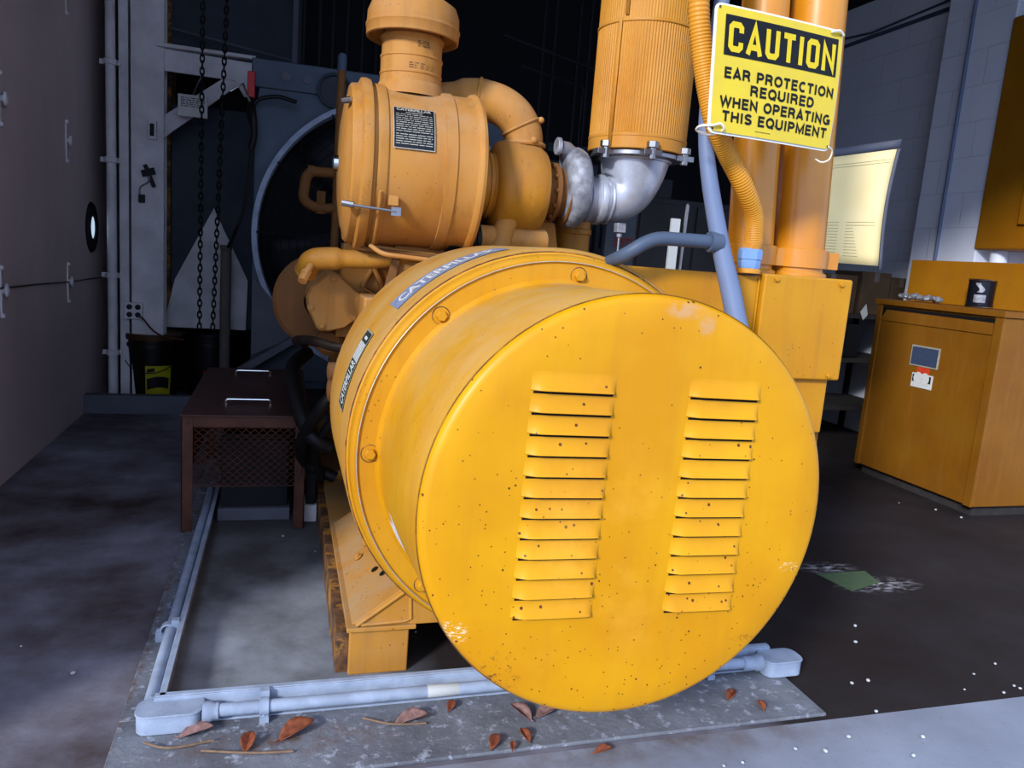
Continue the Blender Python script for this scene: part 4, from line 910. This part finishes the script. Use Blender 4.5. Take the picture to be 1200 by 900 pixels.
b=MB(); b.box(4.164,4.1705,4.10,4.20,.825,.870); b.build('red_sticker','sticker_red',SB)
s_=MB(); s_.box(4.164,4.1705,4.06,4.235,.73,.825); s_=s_.build('white_sticker','sticker_white',SB)
b=MB(); b.box(4.1625,4.164,4.07,4.228,.768,.816); b.build('sticker_print','label_black',s_); MB().lathe((4.1624,4.15,.795),(-1,0,0),[(.026,0),(.001,.0006)],24,rf=lambda a,r:r*1.6*abs(math.cos(a))).build('oval_mark','sticker_white',s_)
BS=MB(); BS.box(4.45,4.5,3.55,4.70,1.301,1.60); tag(BS.build('back_panel','panel',bev=.005),'low yellow upright panel standing on top of the floor cabinet','panel')
can=thing('metal_can','dark shiny can standing on the yellow floor cabinet','can',(4.36,3.98,1.30))
b=MB(); b.lathe((4.36,3.98,1.301),(0,0,1),[(.078,0),(.082,.004),(.082,.012),(.079,.016),(.079,.168),(.082,.172),(.082,.182),(.078,.184),(.072,.178),(.001,.178)],40,True); b.build('body','glass_can',can)
for z in (1.481,1.306): MB().torus((4.36,3.98,z),(0,0,1),.080,.004,40,6).build('rim','chrome',can)
b=MB()
def onc(a,z): return Vector((4.36+.0802*math.cos(a),3.98+.0802*math.sin(a),z))
b.grid(lambda u,v:onc(R(205+10*math.sin(v*5)+22*u),1.40+.06*v),6,6); b.grid(lambda u,v:onc(R(195+50*u),1.335+.05*v),10,1); b.build('label_print','film',can)
random.seed(11)
b=MB(); 
for k in range(7): b.sphere((4.25+.03*random.random(),4.22+.05*k,1.325+.012*random.random()),.030,1,1.3,.7)
o=b.build('crumpled_film','film'); o.modifiers.new('s','SUBSURF').levels=1
tx=bpy.data.textures.new('crumple','CLOUDS'); tx.noise_scale=.03; d=o.modifiers.new('d','DISPLACE'); d.texture=tx; d.strength=.03
tag(o,'crumpled clear plastic film lying on the cabinet beside the can','plastic film')
# wall-mounted panel
WP=thing('electrical_panel','yellow wall-mounted electrical panel at the right edge','electrical panel',(5.1,4.2,1.70))
b=MB(); b.box(5.06,5.28,2.9,4.76,1.72,3.40); b.build('enclosure','panel',WP,bev=.02,bseg=3)
b=MB(); b.box(5.035,5.06,3.0,4.40,1.90,3.12); dr=b.build('door','panel',WP,bev=.006)
b=MB(); b.box(5.030,5.035,4.18,4.33,2.58,2.72); b.box(5.030,5.035,4.20,4.33,2.78,2.84); b.build('paper_label','sticker_white',dr)
b=MB(); b.box(5.030,5.035,4.20,4.29,2.33,2.43); b.build('red_label','red',dr)
b=MB(); b.prism([(4.20,2.14),(4.32,2.14),(4.33,2.10),(4.31,2.04),(4.26,2.00),(4.22,2.02),(4.20,2.06)],(5.030,0,0),(0,1,0),(0,0,1),(.005,0,0)); b.build('shield_label','rail_rust',dr)
b=MB(); b.box(5.015,5.035,3.9,4.12,1.98,2.45); b.build('gauge_window','slit',dr)
for k,(y,z) in enumerate(((4.62,1.61),(4.20,1.61))):
    tag(MB().tube([(5.17,y,0),(5.17,y,1.718)],.06,20).build('panel_conduit','cmu'),['pale pipe entering bottom of the wall panel, left one','pale pipe entering bottom of the wall panel, right one'][k],'pipe')
b=MB(); b.tube([(5.06,5.10,0),(5.06,5.12,3.9)],.014,10)
tag(b.build('corner_conduit','pvc'),'thin conduit running up the corner beside the yellow wall panel','conduit')
b=MB(); b.tube([(5.28,6.9,3.70),(5.28,5.42,3.72)],.018,10); b.tube([(5.28,6.9,3.78),(5.27,6.5,3.74),(5.28,5.42,3.80)],.010,8); tag(b.build('wall_conduit','pvc_dark'),'thin conduit running along the top of the right block wall','conduit')
b=MB(); b.box(4.9,5.3,5.5,8.1,4.05,4.4); st(b.build('trim_5','ceil'))
# cardboard boxes and shelf in the corner
SH_=thing('storage_shelf','dark shelf holding cartons left of the yellow floor cabinet','shelf',(4.55,5.8,0))
for z in (.30,.72,1.10):
    b=MB(); b.box(3.9,5.25,5.45,6.1,z,z+.04); b.build('shelf_board','plinth',SH_,bev=.003)
for x,y in ((3.92,5.47),(5.22,5.47),(3.92,6.08),(5.22,6.08)): MB().box(x-.02,x+.02,y-.02,y+.02,0,1.14).build('post','darkmetal',SH_)
cl=[((4.72,5.02,5.50,5.85,1.141,1.50),'brown carton on the shelf, the taller one against the block wall'),((5.03,5.24,5.50,5.80,1.141,1.47),'brown carton at the right end of the shelf top'),((4.18,4.68,5.50,5.90,1.141,1.46),'wide brown carton on the shelf behind the yellow sheet'),((4.30,4.75,5.46,5.49,.77,1.05),'dark flat carton on the middle shelf board')]
for (x0,x1,y0,y1,z0,z1),l in cl:
    c=thing('cardboard_box',l,'box',((x0+x1)/2,(y0+y1)/2,z0)); MB().box(x0,x1,y0,y1,z0,z1).build('carton','cardboard' if z0>1 else 'darkmetal',c,bev=.004)
    if z0>1: MB().box((x0+x1)/2-.025,(x0+x1)/2+.025,y0-.001,y0+.001,z1-.08,z1).build('tape','tube',c)
wl=[((4.74,5.44,1.16),'white tag on the front of the shelf, upper one by the cabinet corner'),((4.47,5.43,1.05),'white tag hanging below the shelf board beside the terminal box')]
for (x,y,z),l in wl:
    b=MB(); b.prism([(-.04,0),(0,-.07),(.04,-.02),(.01,.07)],(x,y,z),(1,0,0),(0,0,1),(0,.003,0)); tag(b.build('white_tag','sticker_white'),l,'tag')

# ------------------------------------------------------------------ litter on the floor
card=MB(); card.prism([(2.52,2.93),(2.70,2.72),(2.50,2.70)],(0,0,.001),(1,0,0),(0,1,0),(0,0,.002)); card.bm.free()
card=MB(); card.prism([(2.50,2.925),(2.79,2.93),(2.76,2.80),(2.545,2.73)],(0,0,.001),(1,0,0),(0,1,0),(0,0,.002)); tag(card.build('green_card','card'),'green card lying on the dark floor right of the drum','card')
lv=[((.07,2.06),.11,30,'leaf','large curled red-brown leaf just left of the pipe clamp shadow'),
((-.06,2.03),.075,80,'leaf','brown leaf pressed flat beside the pale twig'),
((-.20,2.10),.09,10,'leafgrey','grey-brown leaf tucked under the left junction box'),
((.616,1.915),.060,60,'leaf','upright curled brown leaf, left of two below the drum'),
((.714,1.93),.055,100,'leaf','upright curled brown leaf, right of two below the drum'),
((.665,1.89),.035,70,'leaf','tiny brown leaf just below the two curled leaves'),
((.925,1.84),.055,5,'leaf','flat tan leaf alone on the pale floor below the drum'),
((.735,2.04),.085,120,'leafgrey','dusty pink leaf touching the bottom rim of the drum'),
((.815,2.03),.080,20,'leafgrey','dark leaf right under the bottom rim of the drum'),
((.40,2.06),.10,5,'leafgrey','dry twisted leaf on the pad in front of the conduit'),
((1.46,2.02),.06,40,'leaf','rusty leaf scrap on right end of the pad, larger one'),
((1.53,1.95),.045,80,'leaf','rusty leaf scrap on right end of the pad, smaller one'),
((.53,2.11),.05,60,'leaf','small orange leaf hanging at front of the conduit')]
for (x,y),L,a,m,lab in lv:
    a=R(a); z0=.014 if y>1.885 else .002
    u=Vector((math.cos(a),math.sin(a),0)); w=Vector((-math.sin(a),math.cos(a),0)); c=Vector((x,y,z0+.004))
    b=MB(); b.grid(lambda s,v:c+u*(s-.5)*L+w*(v-.5)*L*.55*(math.sin(PI*min(1,max(0,s*.97+.015)))**.7)+Vector((0,0,1))*(abs(v-.5)*L*.42*math.sin(PI*s)+L*.16*s*s),10,6)
    b.tube([c+u*(-.5*L),c+u*(-.62*L)+w*.01*L],.0012,4)
    o=b.build('dry_leaf',m); s=o.modifiers.new('t','SOLIDIFY'); s.thickness=.0012; s.offset=1; tag(o,lab,'leaf')
for P_,l in (([(-.18,2.02,.018),(-.05,1.985,.020),(.06,1.975,.018)],'pale straight twig on the pad below the pipe clamp'),([(-.33,2.08,.018),(-.26,2.04,.022),(-.15,2.06,.018)],'short dark twig under the left junction box'),([(.26,2.10,.016),(.34,2.05,.020),(.44,2.04,.018)],'thin twig beside the dry twisted leaf on the pad')):
    tag(MB().tube(spline(P_,5),.0035,6).build('twig','twig'),l,'twig')
pb=[(1.964,2.04),(2.038,2.045),(1.923,1.875),(1.601,1.722),(1.515,1.749),(2.494,2.02),(2.363,1.938),(2.651,2.069),(2.495,1.895),(2.579,1.926),(2.586,1.908),(1.972,1.728),(1.865,1.654),(1.314,1.721),(1.25,1.718),(1.726,1.771),(2.2,2.3),(2.3,2.42),(3.9,3.9),(4.05,3.75),(4.1,3.6),(.5,2.6),(.03,3.6),(.17,3.4),(-.6,2.5),(-.8,2.7),(.3,1.84),(.42,1.80)]
b=MB(); b.sphere((0,0,0),.006,1,1.2,.8); pe=b.build('pebble','pebble')
for k,(x,y) in enumerate(pb):
    o=pe if k==0 else pe.copy()
    if k: COL.objects.link(o)
    o.location=(x,y,(.001 if not(-.4<x<1.73 and 1.89<y<5.5) else .011)); s=random.uniform(.6,1.15)*(1.7 if k==3 else 1); o.scale=(s,s,s); o.rotation_euler=(0,0,random.random()*3)
    tag(o,'tiny pale pebble scattered on the concrete floor','pebble','pebbles scattered over the floor')

# ------------------------------------------------------------------ light: overcast sky outside the open door
w=bpy.data.worlds.new('World'); SC.world=w; w.use_nodes=True; nt=w.node_tree; bg=nt.nodes['Background']
tc_=nt.nodes.new('ShaderNodeTexCoord'); vm=nt.nodes.new('ShaderNodeVectorMath'); vm.operation='DOT_PRODUCT'; vm.inputs[1].default_value=Vector((-.75,-.60,.28)).normalized()
nt.links.new(tc_.outputs['Generated'],vm.inputs[0]); mr=nt.nodes.new('ShaderNodeMapRange'); nt.links.new(vm.outputs['Value'],mr.inputs['Value'])
mr.inputs['From Min'].default_value=-.2; mr.inputs['From Max'].default_value=1.; mr.inputs['To Min'].default_value=1.3; mr.inputs['To Max'].default_value=2.0
nt.links.new(mr.outputs[0],bg.inputs['Strength']); bg.inputs['Color'].default_value=(.62,.80,1.20,1)
def area(name,loc,rot,sx,sy,power,color):
    l=bpy.data.lights.new(name,'AREA'); l.shape='RECTANGLE'; l.size=sx; l.size_y=sy; l.energy=power; l.color=color
    o=bpy.data.objects.new(name,l); COL.objects.link(o); o.location=loc; o.rotation_euler=rot; return o
pt=area('door_portal',(2.05,FY-.14,1.88),(R(-90),0,0),6.7,3.75,1,(1,1,1)); pt.data.cycles.is_portal=True
sun=bpy.data.lights.new('hazy_sun','SUN'); sun.energy=4.6; sun.angle=R(9); sun.color=(.95,.97,1.0)
so=bpy.data.objects.new('hazy_sun',sun); COL.objects.link(so); so.rotation_euler=Vector((1.5,1.40,-.95)).to_track_quat('-Z','Y').to_euler()

# ------------------------------------------------------------------ camera
yaw,pit,rol,F=17.0,9.43,4.45,900.
y,p,r=map(R,(yaw,pit,rol))
f=Vector((math.sin(y)*math.cos(p),math.cos(y)*math.cos(p),-math.sin(p)))
rt=f.cross(Vector((0,0,1))).normalized(); up=rt.cross(f)
RR=rt*math.cos(r)+up*math.sin(r); UU=up*math.cos(r)-rt*math.sin(r)
cd=bpy.data.cameras.new('Camera'); cam=bpy.data.objects.new('Camera',cd); COL.objects.link(cam)
cd.sensor_width=36; cd.lens=F/1200*36; cd.clip_start=.05; cd.clip_end=100
cam.matrix_world=Matrix(((RR.x,UU.x,-f.x,0),(RR.y,UU.y,-f.y,0),(RR.z,UU.z,-f.z,1.4),(0,0,0,1)))
SC.camera=cam
SC.view_settings.view_transform='Standard'; SC.view_settings.look='None'; SC.view_settings.gamma=1; SC.view_settings.use_curve_mapping=False
SC.view_settings.exposure=-.04
SC.cycles.use_denoising=True; SC.cycles.max_bounces=8; SC.cycles.diffuse_bounces=5; SC.cycles.sample_clamp_indirect=8
